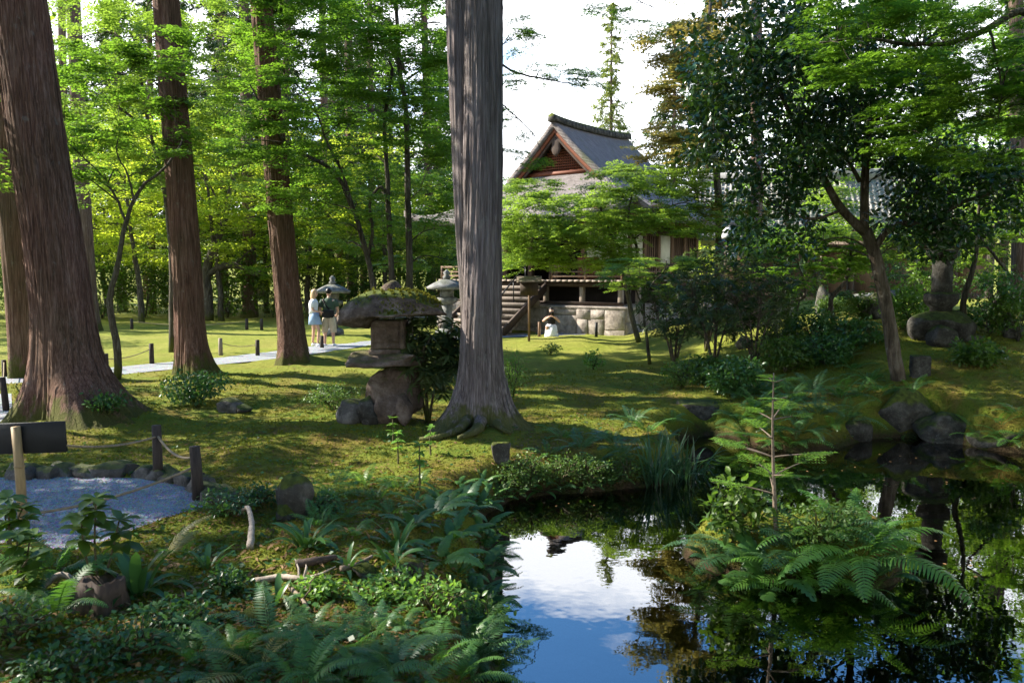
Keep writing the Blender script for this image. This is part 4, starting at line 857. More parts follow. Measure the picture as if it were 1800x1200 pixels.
# sparse branches against the sky
g = np.array((1.9, 25.0, 0)); g = ground(1000, 600); Y = 17.0
maple('maple_tree', 'high thin maple twigs against the white sky above the temple', np.array((-.62, 16.8, onz(-.62, 16.8))),
      [([(-.62, 16.8, -.1), at(843, 300, 16.9), at(840, 140, 17), at(845, 40, 17), at(850, -60, 17)], .11, .04), (tw(Y, (842, 80), (900, 125), (960, 140), (1010, 150), (1045, 160)), .03, .006), (tw(Y, (846, 0), (1000, -40), (1120, 0), (1180, 30)), .03, .006), (tw(17.2, (842, 130), (880, 180), (940, 240), (960, 290)), .02, .005)],
      pads(rs, (885, 1060, 120, 160, Y - .6, Y + .8), 13) + pads(rs, (1030, 1190, -30, 60, Y - .6, Y + .8), 9) + pads(rs, (885, 930, 20, 110, Y, Y + 1), 6) + pads(rs, (885, 960, 180, 300, Y, Y + 1), 8) + pads(rs, (960, 1190, -170, -10, Y - 1, Y + 1), 22), 'maple', .06, 'tri', 3, (.35, .6), 33, grow_k=.008)

# ================================================================== camellia
def clump_leaves(mb, ends, rs, n, rad, leaf, kind, up=.35, flat=.8):
    P, D, N, S = [], [], [], []
    for t, d in ends:
        k = max(3, int(n * rs.uniform(.6, 1.4))); q = nrm(rs.normal(0, 1, (k, 3))) * (rs.rand(k, 1) ** .5) * np.array((1, 1, flat)) * rad * rs.uniform(.7, 1.25)
        P.append(t + q); D.append(nrm(q) * .9 + rs.normal(0, .5, (k, 3)) + np.array((0, 0, -.15))); N.append(rs.normal(0, .55, (k, 3)) + np.array((0, 0, up + .5))); S.append(leaf * rs.uniform(.6, 1.2, k))
    bake(mb, np.concatenate(P), np.concatenate(D), np.concatenate(N), np.concatenate(S), kind)
g = ground(1576, 668); Y = g[1]; sk = Skel(44); rs = np.random.RandomState(44)
cam_t = thing('camellia_tree', g, 'dark glossy leaved camellia tree leaning over the right pond bank', 'tree')
sk.limb([at(1582, 680, Y), *tw(Y, (1574, 640), (1562, 560), (1548, 490), (1535, 440), (1522, 405))], .125, .10, 22, 12); sk.limb(tw(Y, (1524, 412), (1478, 365), (1446, 310), (1420, 262), (1396, 215), (1370, 160)), .085, .03, 16, 9)
sk.limb(tw(Y, (1520, 405), (1520, 330), (1524, 260), (1534, 190), (1528, 110), (1518, 20)), .08, .025, 16, 9); sk.limb(tw(Y, (1535, 440), (1560, 405), (1600, 392), (1630, 402), (1680, 360), (1740, 340), (1800, 300)), .07, .02, 18, 8)
sk.limb(tw(Y, (1512, 320), (1492, 285), (1452, 250), (1416, 240)), .04, .02, 12, 7); sk.limb(tw(Y - .4, (1478, 370), (1430, 385), (1380, 370), (1340, 340)), .03, .012, 12, 6); sk.limb(tw(Y + .4, (1522, 200), (1580, 150), (1640, 130)), .035, .012, 12, 6)
sk.grow(pads(rs, (1215, 1480, 60, 300, Y - 1.7, Y + 1.5), 165) + pads(rs, (1270, 1640, -40, 130, Y - 1.5, Y + 1.5), 100) + pads(rs, (1440, 1680, 110, 280, Y - 1.2, Y + 1.2), 75) + pads(rs, (1290, 1440, 290, 440, Y - .9, Y + 1.), 44) + pads(rs, (1560, 1800, 270, 420, Y - .9, Y + 1.2), 84) + pads(rs, (1590, 1700, 390, 450, Y - .6, Y + .8), 14), .012)
wpart('trunk', sk.mb, M['bark_cam'], cam_t, True); mb = MB(); clump_leaves(mb, sk.ends, rs, 46, .33, .125, 'oval'); wpart('crown', mb, M['camellia'], cam_t)

# ================================================================== background trees
rs = np.random.RandomState(90); FM = []
for k, (H, rad, n, m_) in enumerate([(9.5, 3.6, 74, 'maple_backlit'), (8.2, 3.8, 70, 'maple_lite'), (10.5, 3.5, 76, 'maple'), (6.0, 3.0, 52, 'maple_backlit')]):
    t = thing('maple_tree', (0, 0, 0), 'bright maple', 'tree', 'bright maples beyond the far lawn'); sk, lv = far_maple('x', H, rad, n, 100 + k, m_)
    wpart('trunk', sk.mb, M['bark_maple'], t, True); wpart('crown', lv, M[m_], t); FM.append([t, False])
def put_fm(k, x, y, label, group=None, s=1.0):
    t, used = FM[k]; z = onz(x, y) if y < 90 else 0
    if not used: t.location = (x, y, z); t.rotation_euler = (0, 0, rs.uniform(0, 6.28)); t.scale = (s,) * 3; t['label'] = label; t['group'] = group; FM[k][1] = True
    else: copy_tree(t, (x, y, z), rs.uniform(0, 6.28), s, label, group)
LG = 'sunlit maple in the bright grove beyond the far lawn'
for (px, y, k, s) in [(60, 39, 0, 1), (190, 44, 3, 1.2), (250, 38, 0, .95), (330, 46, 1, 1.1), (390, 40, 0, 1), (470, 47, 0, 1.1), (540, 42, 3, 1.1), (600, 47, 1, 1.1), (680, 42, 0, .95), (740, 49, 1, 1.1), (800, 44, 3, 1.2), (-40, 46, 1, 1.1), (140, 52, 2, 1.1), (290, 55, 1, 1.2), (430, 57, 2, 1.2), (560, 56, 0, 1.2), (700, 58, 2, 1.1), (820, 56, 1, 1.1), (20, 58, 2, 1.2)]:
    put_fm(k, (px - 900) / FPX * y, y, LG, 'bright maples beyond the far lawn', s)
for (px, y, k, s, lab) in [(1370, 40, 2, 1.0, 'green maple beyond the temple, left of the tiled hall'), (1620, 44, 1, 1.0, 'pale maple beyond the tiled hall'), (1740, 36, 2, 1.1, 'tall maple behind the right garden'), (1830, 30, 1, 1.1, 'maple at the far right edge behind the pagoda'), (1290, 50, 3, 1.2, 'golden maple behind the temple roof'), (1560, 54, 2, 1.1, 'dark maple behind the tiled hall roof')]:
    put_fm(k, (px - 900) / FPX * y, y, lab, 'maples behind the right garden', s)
for (x, y, k, s) in [(3, -5, 2, 1.0), (8.5, -3.5, 1, 1.1), (13, 3, 2, 1.1), (15, 9, 0, 1.0), (-4, -6, 1, 1.1), (-9, -4, 2, 1.0), (10.5, 4.2, 2, 1.15), (6, -1.8, 1, 1.15), (-6.5, -2.5, 2, 1.1), (0, -4.2, 2, 1.1), (14, 14, 2, 1.2), (-24.5, 29, 1, 1.0), (-13.2, 13.4, 1, 1.0), (-27, 37, 2, 1.0)]:  # unseen maples added around the view to block skylight and break up sun
    put_fm(k, x, y, 'unseen maple added beyond the view to shade the garden', 'unseen maples added to shade the garden', s)
# whole conifers in the background
_cw2 = MB(); me_c = conifer_crown(3.0, 19, 2.9, 51, 46, 5, .34, 8, .42, 10, _cw2); ctree = thing('conifer_tree', (0, 0, 0), 'x', 'tree', 'conifers of the far wood')
mb = MB(); mb.tube([(0, 0, -.4), (0, 0, 8), (0, 0, 18.8)], [.3, .2, .03], 10); tk = wpart('trunk', mb, M['bark_far'], ctree, True); wpart('crown', me_c, M['cedar_leaf'], ctree); wpart('limbs', _cw2, M['bark_far'], ctree)
first = True
for (px, y, s) in [(215, 50, 1), (330, 60, 1.1), (90, 62, 1.1), (395, 51, 1.0), (510, 60, 1.15), (600, 66, 1.2), (690, 64, 1.1), (775, 60, 1.0), (-20, 52, 1), (260, 72, 1.2), (460, 74, 1.3), (640, 80, 1.3), (150, 78, 1.2)]:
    x = (px - 900) / FPX * y
    if first: ctree.location = (x, y, 0); ctree.scale = (s,) * 3; ctree['label'] = 'dark conifer of the wood far behind the left lawn'; first = False
    else: copy_tree(ctree, (x, y, 0), rs.uniform(0, 6), s, 'dark conifer of the wood far behind the left lawn', 'conifers of the far wood')
for (px, y, s, lab) in [(1180, 58, 1.0, 'dark conifer rising right of the temple ridge'), (1240, 66, 1.25, 'tall conifer behind the turning maple'), (1400, 62, 1.2, 'conifer high behind the tiled hall'), (1500, 60, 1.1, 'conifer above the tiled hall roof'), (1640, 56, 1.1, 'conifer behind the right maples'), (1760, 60, 1.2, 'conifer at the far right beyond the maples')]:
    copy_tree(ctree, ((px - 900) / FPX * y, y, 0), rs.uniform(0, 6), s, lab, 'conifers behind the temple')
g = np.array(((1070 - 900) / FPX * 78, 78, 0)); t = thing('conifer_tree', g, 'pale thin conifer standing alone in the white sky above the ridge', 'tree')
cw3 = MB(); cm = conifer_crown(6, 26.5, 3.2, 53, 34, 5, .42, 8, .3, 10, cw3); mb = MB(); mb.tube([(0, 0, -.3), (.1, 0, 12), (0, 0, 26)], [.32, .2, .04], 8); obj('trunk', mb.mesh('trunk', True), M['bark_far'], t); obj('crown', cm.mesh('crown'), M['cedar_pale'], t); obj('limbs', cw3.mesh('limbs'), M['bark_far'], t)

# ================================================================== shrubs
def shrub(name, label, base, rx, ry, h, nt_, leafn, rad, leaf, kind, m, seed, flat=.7, group=None, cat='shrub', low=.15, stem='bark_maple', up=.35, k=.008):
    rs = np.random.RandomState(seed); t = thing(name, base, label, cat, group); sk = Skel(seed); b = np.array(base, float)
    for _ in range(4): a = rs.uniform(0, 6.28); sk.limb([b + np.array((0, 0, -.05)), b + np.array((math.cos(a) * rx * .15, math.sin(a) * ry * .15, h * .25)), b + np.array((math.cos(a) * rx * .35, math.sin(a) * ry * .35, h * .5))], .012 + .008 * h, .008, 6, 5)
    tg = []
    while len(tg) < nt_:
        p = rs.uniform(-1, 1, 3)
        if p.dot(p) > 1 or p.dot(p) < .12: continue
        tg.append(b + np.array((p[0] * rx, p[1] * ry, h * (low + (1 - low) * (p[2] * .5 + .5)))))
    sk.grow(tg, k, .003, .2, 4); wpart('stems', sk.mb, M[stem], t, True); mb = MB(); clump_leaves(mb, sk.ends, rs, leafn, rad, leaf, kind, up, flat); wpart('foliage', mb, M[m], t); return t
def whorl_shrub(name, label, base, rx, ry, h, nt_, nl, leaf, m, seed, group=None, low=.2, cat='shrub'):
    rs = np.random.RandomState(seed); t = thing(name, base, label, cat, group); sk = Skel(seed); b = np.array(base, float); tg = []
    for _ in range(5): a = rs.uniform(0, 6.28); sk.limb([b + np.array((0, 0, -.05)), b + np.array((math.cos(a) * rx * .2, math.sin(a) * ry * .2, h * .3)), b + np.array((math.cos(a) * rx * .45, math.sin(a) * ry * .45, h * .55))], .014 + .008 * h, .009, 7, 5)
    while len(tg) < nt_:
        p = rs.uniform(-1, 1, 3)
        if p.dot(p) > 1: continue
        tg.append(b + np.array((p[0] * rx, p[1] * ry, h * (low + (1 - low) * (p[2] * .5 + .5)))))
    sk.grow(tg, .009, .004, .3, 4); wpart('stems', sk.mb, M['bark_cam'], t, True); P, D, N, S = [], [], [], []
    for q, d in sk.ends:
        ax = nrm(nrm(d) * .6 + np.array((0, 0, .7)) + rs.normal(0, .3, 3)); e1 = nrm(np.cross(ax, (.3, .9, .1))); e2 = np.cross(ax, e1)
        for i in range(nl):
            a = 6.283 * i / nl + rs.uniform(-.3, .3); dd = e1 * math.cos(a) + e2 * math.sin(a) + ax * rs.uniform(-.35, .45); P.append(q + ax * rs.uniform(-.03, .03)); D.append(dd); N.append(ax + rs.normal(0, .2, 3)); S.append(leaf * rs.uniform(.65, 1.2))
    mb = MB(); bake(mb, np.array(P), np.array(D), np.array(N), np.array(S), 'strap'); wpart('foliage', mb, M[m], t); return t
g = ground(752, 744); whorl_shrub('rhododendron', 'narrow leaved rhododendron between the big stone lantern and the middle cedar', g + np.array((0, .05, 0)), .62, .42, 1.62, 190, 11, .20, 'rhodo', 3)
for k, (px, py, rx, h, lab) in enumerate([(1185, 648, .9, 2.3, 'leggy rhododendron at the left end of the dark thicket'), (1255, 650, 1.0, 2.7, 'tall dark rhododendron in the middle of the thicket'), (1325, 655, .9, 2.5, 'dark rhododendron at the right end of the thicket'), (1240, 618, 1.2, 2.6, 'rhododendron behind the thicket, near the temple corner')]):
    whorl_shrub('rhododendron', lab, ground(px, py), rx, rx, h, 170, 10, .17, 'rhodo', 10 + k, 'rhododendrons of the dark thicket')
shrub('low_bush', 'low rounded green bush before the tall brown cedar', ground(347, 716), .62, .5, .60, 60, 26, .13, .07, 'oval', 'broad', 41)
shrub('low_bush', 'small bush at the foot of the massive left cedar', ground(188, 738), .30, .25, .45, 26, 22, .11, .065, 'oval', 'broad', 42)
shrub('low_bush', 'fine leaved bush left of the big stone lantern', ground(585, 722), .48, .4, .42, 50, 26, .12, .045, 'oval', 'azalea', 43)
shrub('low_bush', 'dark small bush on the lawn before the thicket', ground(1200, 684), .38, .35, .62, 36, 24, .12, .06, 'oval', 'hedge', 44)
shrub('feathery_shrub', 'feathery upright seedling right of the middle cedar', ground(902, 698), .22, .2, .8, 34, 16, .12, .08, 'strap', 'light_leaf', 45, flat=1.4)
shrub('low_bush', 'tiny dark shrub on the bright lawn near the mound', ground(968, 622), .25, .25, .32, 18, 20, .1, .06, 'oval', 'broad', 46)
shrub('low_bush', 'young pale shrub in the middle of the bright lawn', ground(1042, 650), .28, .25, .42, 20, 14, .12, .08, 'oval', 'light_leaf', 47)
# dark hedge behind the far lawn
rs = np.random.RandomState(8)
HG = shrub('hedge_shrub', 'dark evergreen shrub in the hedge behind the far lawn', ground(180, 560), 1.7, 1.3, 3.6, 100, 34, .42, .15, 'oval', 'hedge', 51, group='evergreen shrubs of the far hedge', low=.03)
for k, px in enumerate([-40, 30, 105, 255, 320, 400, 480, 540, 620, 700, 780, 850]):
    y = 41.5 + 2 * rs.rand(); copy_tree(HG, ((px - 900) / FPX * y, y, 0), rs.uniform(0, 6), rs.uniform(.75, 1.15), 'dark evergreen shrub in the hedge behind the far lawn', 'evergreen shrubs of the far hedge')
# clipped azaleas and greenery of the right-hand garden
for k, (px, py, r, lab) in enumerate([(1488, 545, .42, 'round clipped azalea mound left of the camellia trunk'), (1460, 552, .35, 'small clipped azalea beside the grey standing stone'), (1520, 562, .5, 'clipped azalea cushion before the pale flat stone'), (1560, 556, .35, 'clipped azalea behind the camellia trunk')]):
    shrub('clipped_azalea', lab, ground(px, py), r, r, r * 1.25, 60, 40, .12, .05, 'kite', 'azalea', 61 + k, low=.02)
for k, (px, py, rx, h, m_, lab) in enumerate([(1740, 585, .7, 1.3, 'broad', 'leafy shrub right of the stone pagoda'), (1790, 600, .6, 1.0, 'hedge', 'dark shrub at the right edge beside the pagoda'), (1600, 575, .5, .9, 'light_leaf', 'fresh green shrub between camellia and pagoda'), (1430, 610, .6, .8, 'broad', 'leafy shrub behind the purple flowers'), (1370, 612, .5, 1.2, 'hedge', 'dark shrub at the foot of the soft green maple'), (1500, 612, .6, .55, 'broad', 'low dark groundcover shrub left of the camellia trunk'), (1580, 540, .9, 1.6, 'azalea', 'sunlit shrub behind the pagoda'), (1400, 548, .9, 1.6, 'hedge', 'shrub screening the foot of the tiled hall'), (1640, 548, 1.1, 1.9, 'hedge', 'dark shrub far behind the camellia'), (1292, 690, .45, .6, 'broad', 'low leafy shrub before the dark thicket, near the fern bed'), (1240, 672, .4, .5, 'hedge', 'low dark shrub at the near foot of the thicket'), (1380, 655, .5, .7, 'hedge', 'dark shrub beside the purple flower spikes'), (1450, 640, .5, .6, 'broad', 'leafy shrub on the slope left of the camellia'), (1720, 640, .45, .4, 'hedge', 'low dark shrub on the right moss slope')]):
    shrub('garden_shrub', lab, ground(px, py), rx, rx, h, 60, 26, .16, .09, 'oval', m_, 71 + k, low=.05)
# ================================================================== big stone lantern
g = ground(690, 738); L = thing('stone_lantern', g, 'rustic mossy stone lantern with a broad mushroom shaped cap', 'lantern'); L.scale = (.92, .92, .89)
def lrock(name, off, size, m, seed, rz=0, n=3, rough=.22, cuts=5, sq=0., sink=0.5):
    return rock(name, off, size, m, parent=L, seed=seed, rz=rz, n=n, sink=sink, rough=rough, cuts=cuts, sq=sq)
lrock('base_stone', (0, .05, .38), (.50, .42, .52), M['rock_brown'], 3, .3, 4, .34, 8)
lrock('base_stone', (-.30, -.16, .14), (.22, .18, .24), M['rock_dark'], 12, .8, 3, .3); lrock('base_stone', (.22, -.28, .22), (.13, .12, .27), M['rock_brown'], 6, .3, 3, .2)
lrock('pedestal_slab', (-.05, 0, .97), (.62, .46, .15), M['rock_brown'], 9, .1, 4, .2, 6, .3)
b = MB(); b.box((-.1, 0, 1.12), (.50, .44, .09), .12, .02); obj('pedestal_step', b, M['rock_brown'], L)
# fire box with openings
fb = MB(); z0, z1 = 1.165, 1.62; w = .22
for sx in (-1, 1):
    for sy in (-1, 1): fb.box((sx * w - .03, sy * w * .85, (z0 + z1) / 2), (.085, .085, z1 - z0), .12, .025)
fb.box((-.03, 0, z1 - .05), (2 * w + .06, 2 * w * .85 + .04, .10), .12, .012); fb.box((-.03, 0, z0 + .06), (2 * w + .05, 2 * w * .85 + .03, .10), .12, .012)
obj('fire_box', fb, M['rock_brown'], L); b = MB(); b.box((-.02, -.0, (z0 + z1) / 2), (.47, .40, z1 - z0 - .1), .12); obj('fire_box_panel', b, M['rock_brown'], L)
v, f = rock_vf(18, (.86, .62, .30), 4, .24, 0); v[:, 2] = np.where(v[:, 2] < 0, v[:, 2] * (.45 + .55 * (v[:, 0] < -.35)), v[:, 2]); v[:, 2] -= .10 * (np.hypot(v[:, 0] / .8, v[:, 1] / .62) ** 2); v[:, 2] += .04 * v[:, 0]
CS = obj('cap_stone', MB().add(v, f).mesh('cap_stone', True), M['rock_roof'], L, loc=(.03, 0, 1.83)); lrock('finial_stone', (.02, .02, 2.09), (.19, .18, .16), M['rock_brown'], 23, .4, 3, .15, 3)
# fur of moss on the cap
rs = np.random.RandomState(4); n = 6000; p = rs.uniform(-1, 1, (n, 2)); p = p[(p ** 2).sum(1) < .9]; p = p[(p[:, 0] > -.15) | (rs.rand(len(p)) < .12)]; vv = v[ICO[4][0][:, 2] > -.1]
idx = [int(np.argmin((vv[:, 0] - a * .8) ** 2 + (vv[:, 1] - b_ * .64) ** 2)) for a, b_ in p]; P = vv[idx] + rs.normal(0, .012, (len(p), 3)); mb = MB()
bake(mb, np.repeat(P, 3, 0), rs.normal(0, .6, (len(P) * 3, 3)) + np.array((0, 0, .8)), rs.normal(0, 1, (len(P) * 3, 3)), rs.uniform(.012, .03, len(P) * 3), 'kite'); M['mossfuzz'] = leafmat('moss tips', (.075, .085, .010), (.13, .125, .018), (.20, .20, .03), .3, .9, .05, c3=(.11, .13, .015))
tag(obj('moss', mb.mesh('moss'), M['mossfuzz'], CS), kind='stuff')
rock('garden_stone', ground(612, 738), (.24, .2, .20), M['rock'], 'squared grey stone left of the big lantern foot', seed=31, sq=.5, sink=.3)
rock('garden_stone', ground(665, 742), (.22, .15, .10), M['rock_dark'], 'low dark stone at the foot of the big lantern', seed=32, sink=.3)
rock('garden_stone', ground(404, 722), (.24, .2, .17), M['rock'], 'grey rounded stone right of the low bush', seed=33, sink=.35)
rock('garden_stone', ground(428, 724), (.13, .12, .09), M['rock_dark'], 'small dark stone beside the grey rounded stone', seed=34, sink=.3)
rock('garden_stone', ground(880, 812), (.11, .1, .14), M['rock_moss'], 'small upright stone on the bank below the middle cedar', seed=35, sq=.4, sink=.2)
rock('garden_stone', ground(518, 905), (.17, .17, .24), M['rock_moss'], 'round topped weathered stone post among the foreground ferns', seed=38, sq=.0, sink=.22, cuts=0, rough=.2, n=4)
rock('garden_stone', ground(505, 912), (.12, .12, .10), M['rock_moss'], 'low mossy stone at the foot of the round stone post', seed=37, sink=.3)
rock('bank_boulder', ground(1592, 766) + np.array((0, .3, -.1)), (.62, .45, .52), M['rock_moss'], 'large mossy boulder on the right pond edge', seed=41, n=4, sink=.22, rough=.2)
rock('bank_boulder', ground(1690, 776) + np.array((0, .3, -.1)), (.55, .4, .34), M['rock_dark'], 'low dark boulder right of the large mossy boulder', seed=42, sink=.25, n=4)
rock('bank_boulder', ground(1768, 786) + np.array((.1, .3, -.1)), (.45, .4, .30), M['rock_dark'], 'dark boulder on the pond edge at the right border', seed=43, sink=.25)
rock('bank_boulder', ground(1505, 770) + np.array((0, .2, -.1)), (.35, .3, .26), M['rock_dark'], 'dark boulder left of the large mossy boulder', seed=44, sink=.25)
rock('bank_boulder', ground(1236, 752) + np.array((0, .3, 0)), (.36, .3, .26), M['rock_dark'], 'flat topped dark rock above the dark pond inlet', seed=45, sq=.5, sink=.25)
rock('garden_stone', ground(1614, 658), (.17, .14, .22), M['rock_dark'], 'squared stone post right of the camellia trunk', seed=46, sq=.6, sink=.2, rough=.08, cuts=2)
for k, (px, py, s, m_, lab) in enumerate([(1444, 552, (.22, .2, .45), 'rock', 'grey upright stone among the clipped azaleas'), (1522, 528, (.55, .4, .22), 'granite', 'pale flat stone behind the clipped azaleas'), (1540, 560, (.3, .3, .38), 'rock', 'grey boulder left of the camellia trunk'), (1578, 545, (.3, .25, .4), 'granite', 'pale stone seen right of the camellia trunk'), (1742, 556, (.25, .2, .3), 'granite', 'pale pointed stone right of the pagoda'), (1700, 598, (.3, .2, .13), 'rock', 'low grey stone right of the pagoda base'), (1778, 592, (.2, .2, .2), 'rock', 'grey stone at the right edge'), (1305, 612, (.2, .2, .2), 'rock', 'grey stone at the foot of the thicket')]):
    rock('garden_stone', ground(px, py), s, M[m_], lab, seed=50 + k, sink=.2)
# edging stones of the near gravel
ed = thing('stone_edging', G(250, 840), 'row of rough stones edging the near gravel path', 'edging'); base_e = np.array(ed.location)
for k, (px, py, w) in enumerate([(30, 838, .22), (75, 836, .18), (110, 834, .2), (148, 836, .22), (186, 834, .25), (218, 833, .22), (248, 835, .2), (272, 838, .16), (300, 842, .2), (326, 850, .2), (348, 858, .16), (368, 868, .2), (380, 880, .18)]):
    p = G(px, py); rock('stone', p - base_e + np.array((0, .06, -.02)), (w * .86, .15, .10), M['rock'], parent=ed, seed=80 + k, sq=.6, sink=.3, rz=random.uniform(-.3, .3) - (.0 if px < 300 else .5))

# ================================================================== pagoda lantern on the right
g = ground(1652, 596); Pg = thing('stone_pagoda', g, 'dark tall stone lantern on a domed rock at right', 'lantern')
rock('base_stone', (0, 0, .22), (.62, .5, .36), M['rock_dark'], parent=Pg, seed=91, n=4, sink=.5, rough=.12, cuts=3); rock('base_stone', (-.12, -.45, .08), (.34, .25, .26), M['rock_dark'], parent=Pg, seed=92, sink=.5)
obj('plinth', MB().lathe([(.22, .5), (.23, .62), (.33, .70), (.36, .78), (.36, .88), (.30, .93)], 6).mesh('plinth'), M['rock_dark'], Pg); obj('shaft', MB().lathe([(.20, .93), (.185, 1.1), (.20, 1.22), (.185, 1.35), (.20, 1.55)], 14).mesh('shaft', True), M['rock_dark'], Pg)
obj('platform', MB().lathe([(.22, 1.55), (.34, 1.65), (.34, 1.74), (.26, 1.78)], 6).mesh('platform'), M['rock_dark'], Pg); obj('fire_box', MB().lathe([(.19, 1.78), (.19, 2.05)], 6).mesh('fire_box'), M['rock_dark'], Pg); obj('cap', MB().lathe([(.40, 2.05), (.42, 2.10), (.24, 2.20), (.12, 2.30)], 6).mesh('cap'), M['rock_dark'], Pg); obj('finial', MB().lathe([(.08, 2.30), (.11, 2.38), (.06, 2.46), (.1, 2.54), (.02, 2.68)], 10).mesh('finial', True), M['rock_dark'], Pg)
# far granite lanterns
def far_lantern(px, py, h, label):
    g = ground(px, py); t = thing('stone_lantern', g, label, 'lantern', 'granite lanterns along the far path'); s = h / 1.95
    for nm, pr, sd in (('base', [(.36, 0), (.36, .14), (.26, .22)], 6), ('shaft', [(.17, .22), (.15, .55), (.17, .95)], 12), ('platform', [(.2, .95), (.34, 1.05), (.34, 1.13), (.26, 1.16)], 6), ('fire_box', [(.21, 1.16), (.21, 1.42)], 6), ('cap', [(.50, 1.40), (.54, 1.47), (.30, 1.62), (.14, 1.70)], 6), ('finial', [(.09, 1.70), (.13, 1.77), (.07, 1.82), (.11, 1.90), (.01, 2.0)], 10)):
        obj(nm, MB().lathe([(r * s * (1.15 if nm == 'cap' else 1), z * s) for r, z in pr], sd).mesh(nm, nm in ('shaft', 'finial')), M['granite'], t)
far_lantern(586, 588, 2.05, 'pale granite lantern behind the standing couple'); far_lantern(786, 590, 2.3, 'pale granite lantern left of the middle cedar trunk')

# ================================================================== posts, ropes, signs
def post(px, py0, py1, label, r=.045, m='post', group=None, name='fence_post', lean=0.0):
    g = ground(px, py1); h = (py1 - py0) / FPX * g[1]; b = MB(); rs_ = np.random.RandomState(px)
    b.tube([(0, 0, -.15), (lean * .5, 0, h * .5), (lean, 0, h)], [r * 1.05, r, r * .96], 12, wob=.12, rng=rs_); o = obj(name, b.mesh(name), M[m], loc=g); tag(o, label, 'post', group); return g + np.array((lean, 0, h))
def rope(a, b, sag, label, r=.011, group=None):
    t = np.linspace(0, 1, 18)[:, None]; P = a * (1 - t) + b * t; P[:, 2] -= sag * 4 * (t * (1 - t))[:, 0]; mb = MB(); mb.tube(P - a, r, 7); tag(obj('rope', mb.mesh('rope', True), M['rope'], loc=a), label, 'rope', group)
pa = post(278, 745, 840, 'dark upright fence post on the far side of the near gravel', .05); pb = post(350, 781, 884, 'charred fence post with sloping top at the gravel bend', .055, lean=-.03)
g = ground(42, 932); sb = thing('sign_stand', g, 'black sign board on a bamboo post at the left edge', 'sign'); hh = (932 - 744) / FPX * g[1]
mb = MB(); mb.tube([(0, 0, -.1), (-.01, 0, hh * .5), (-.03, 0, hh)], [.042, .040, .038], 12); obj('post', mb.mesh('post', True), M['bamboo'], sb)
for z in (.25, .62): mb = MB(); mb.lathe([(.043, hh * z - .008), (.047, hh * z), (.043, hh * z + .008)], 12, (-.012, 0, 0)); obj('bamboo_node', mb.mesh('bamboo_node', True), M['bamboo'], sb)
mb = MB(); k = g[1] / FPX; mb.box(((28 - 42) * k, .055, hh - (767 - 744) * k), (182 * k, .03, 56 * k), bev=.006, M=Matrix.Rotation(R(-2), 4, 'Y')); obj('board', mb, M['board'], sb)
mb = MB(); mb.tube([(-.06, .07, -.1), (-.065, .07, .45)], .025, 8); obj('support_stake', mb, M['post'], sb)
bt = g + np.array((0, 0, .14)); be = np.array((g[0] + 76 * k, g[1] + .05, g[2] + hh - (780 - 744) * k))
rope(be, pa - np.array((0, 0, .12)), .05, 'thin rope from the black sign board to the dark upright post'); rope(pa - np.array((0, 0, .10)), pb - np.array((0, 0, .10)), .10, 'pale rope sagging between the two near fence posts', .013); rope(pb - np.array((0, 0, .2)), bt, .07, 'rope from the charred post down to the bamboo sign post', .013)
fp = []
for (px, a, b, lab) in [(187, 621, 652, 'short fence post beside the slender crooked maple'), (267, 604, 640, 'short fence post left of the tall brown cedar'), (388, 594, 624, 'pale short post right of the tall brown cedar'), (453, 597, 627, 'dark short post left of the dark leaning cedar')]: fp.append(post(px, a, b, lab, .055, 'post' if px != 388 else 'wood_grey'))
for i, (a, b) in enumerate([(0, 1), (2, 3)]): rope(fp[a] - np.array((0, 0, .12)), fp[b] - np.array((0, 0, .12)), .08, ['thin rope along the far path left of the tall cedar', 'thin rope along the far path right of the tall cedar'][i], .010)
p1 = post(12, 662, 725, 'fence post at the left edge before the massive cedar', .05, lean=-.05); p2 = post(8, 633, 662, 'fence post at the left edge farther along the path', .05); rope(p1 - np.array((0, 0, .1)), p2 - np.array((0, 0, .05)), .1, 'rope joining the two posts at the left edge')
ff = [post(px, 560, 580, lab, .06, 'post') for px, lab in ((232, 'tiny far post before the hedge at left'), (434, 'tiny far post before the distant brown trunk'), (460, 'tiny far post left of the dark leaning cedar'))]
rope(ff[0] - np.array((0, 0, .1)), ff[1] - np.array((0, 0, .1)), .15, 'far rope along the hedge', .012)
post(566, 590, 613, 'dark post in front of the couple', .06); post(1048, 566, 592, 'black post on the gravel before the stone platform', .055, 'board'); post(948, 566, 591, 'brown post left of the crouching visitor', .05, 'wood'); post(641, 545, 562, 'thin wooden post far behind the big lantern', .05, 'wood_grey')
g = ground(930, 590); t = thing('notice_board', g, 'roofed wooden notice board before the temple steps', 'sign'); hh = (590 - 488) / FPX * g[1]; k = g[1] / FPX
obj('post', MB().box((0, 0, hh / 2 - .1), (.07, .07, hh + .15)), M['wood'], t); obj('board', MB().box((0, -.06, hh - 20 * k), (32 * k, .04, 22 * k), .2), M['wood_dark'], t)
mb = MB(); w = 22 * k; mb.add([(-w, -.25, hh - .12), (w, -.25, hh - .12), (w, 0, hh + .05), (-w, 0, hh + .05), (w, .25, hh - .12), (-w, .25, hh - .12)], [(0, 1, 2, 3), (3, 2, 4, 5)]); mb.add([(-w, -.25, hh - .15), (w, -.25, hh - .15), (w, 0, hh + .02), (-w, 0, hh + .02), (w, .25, hh - .15), (-w, .25, hh - .15)], [(3, 2, 1, 0), (5, 4, 2, 3)]); obj('roof', mb, M['wood_grey'], t)
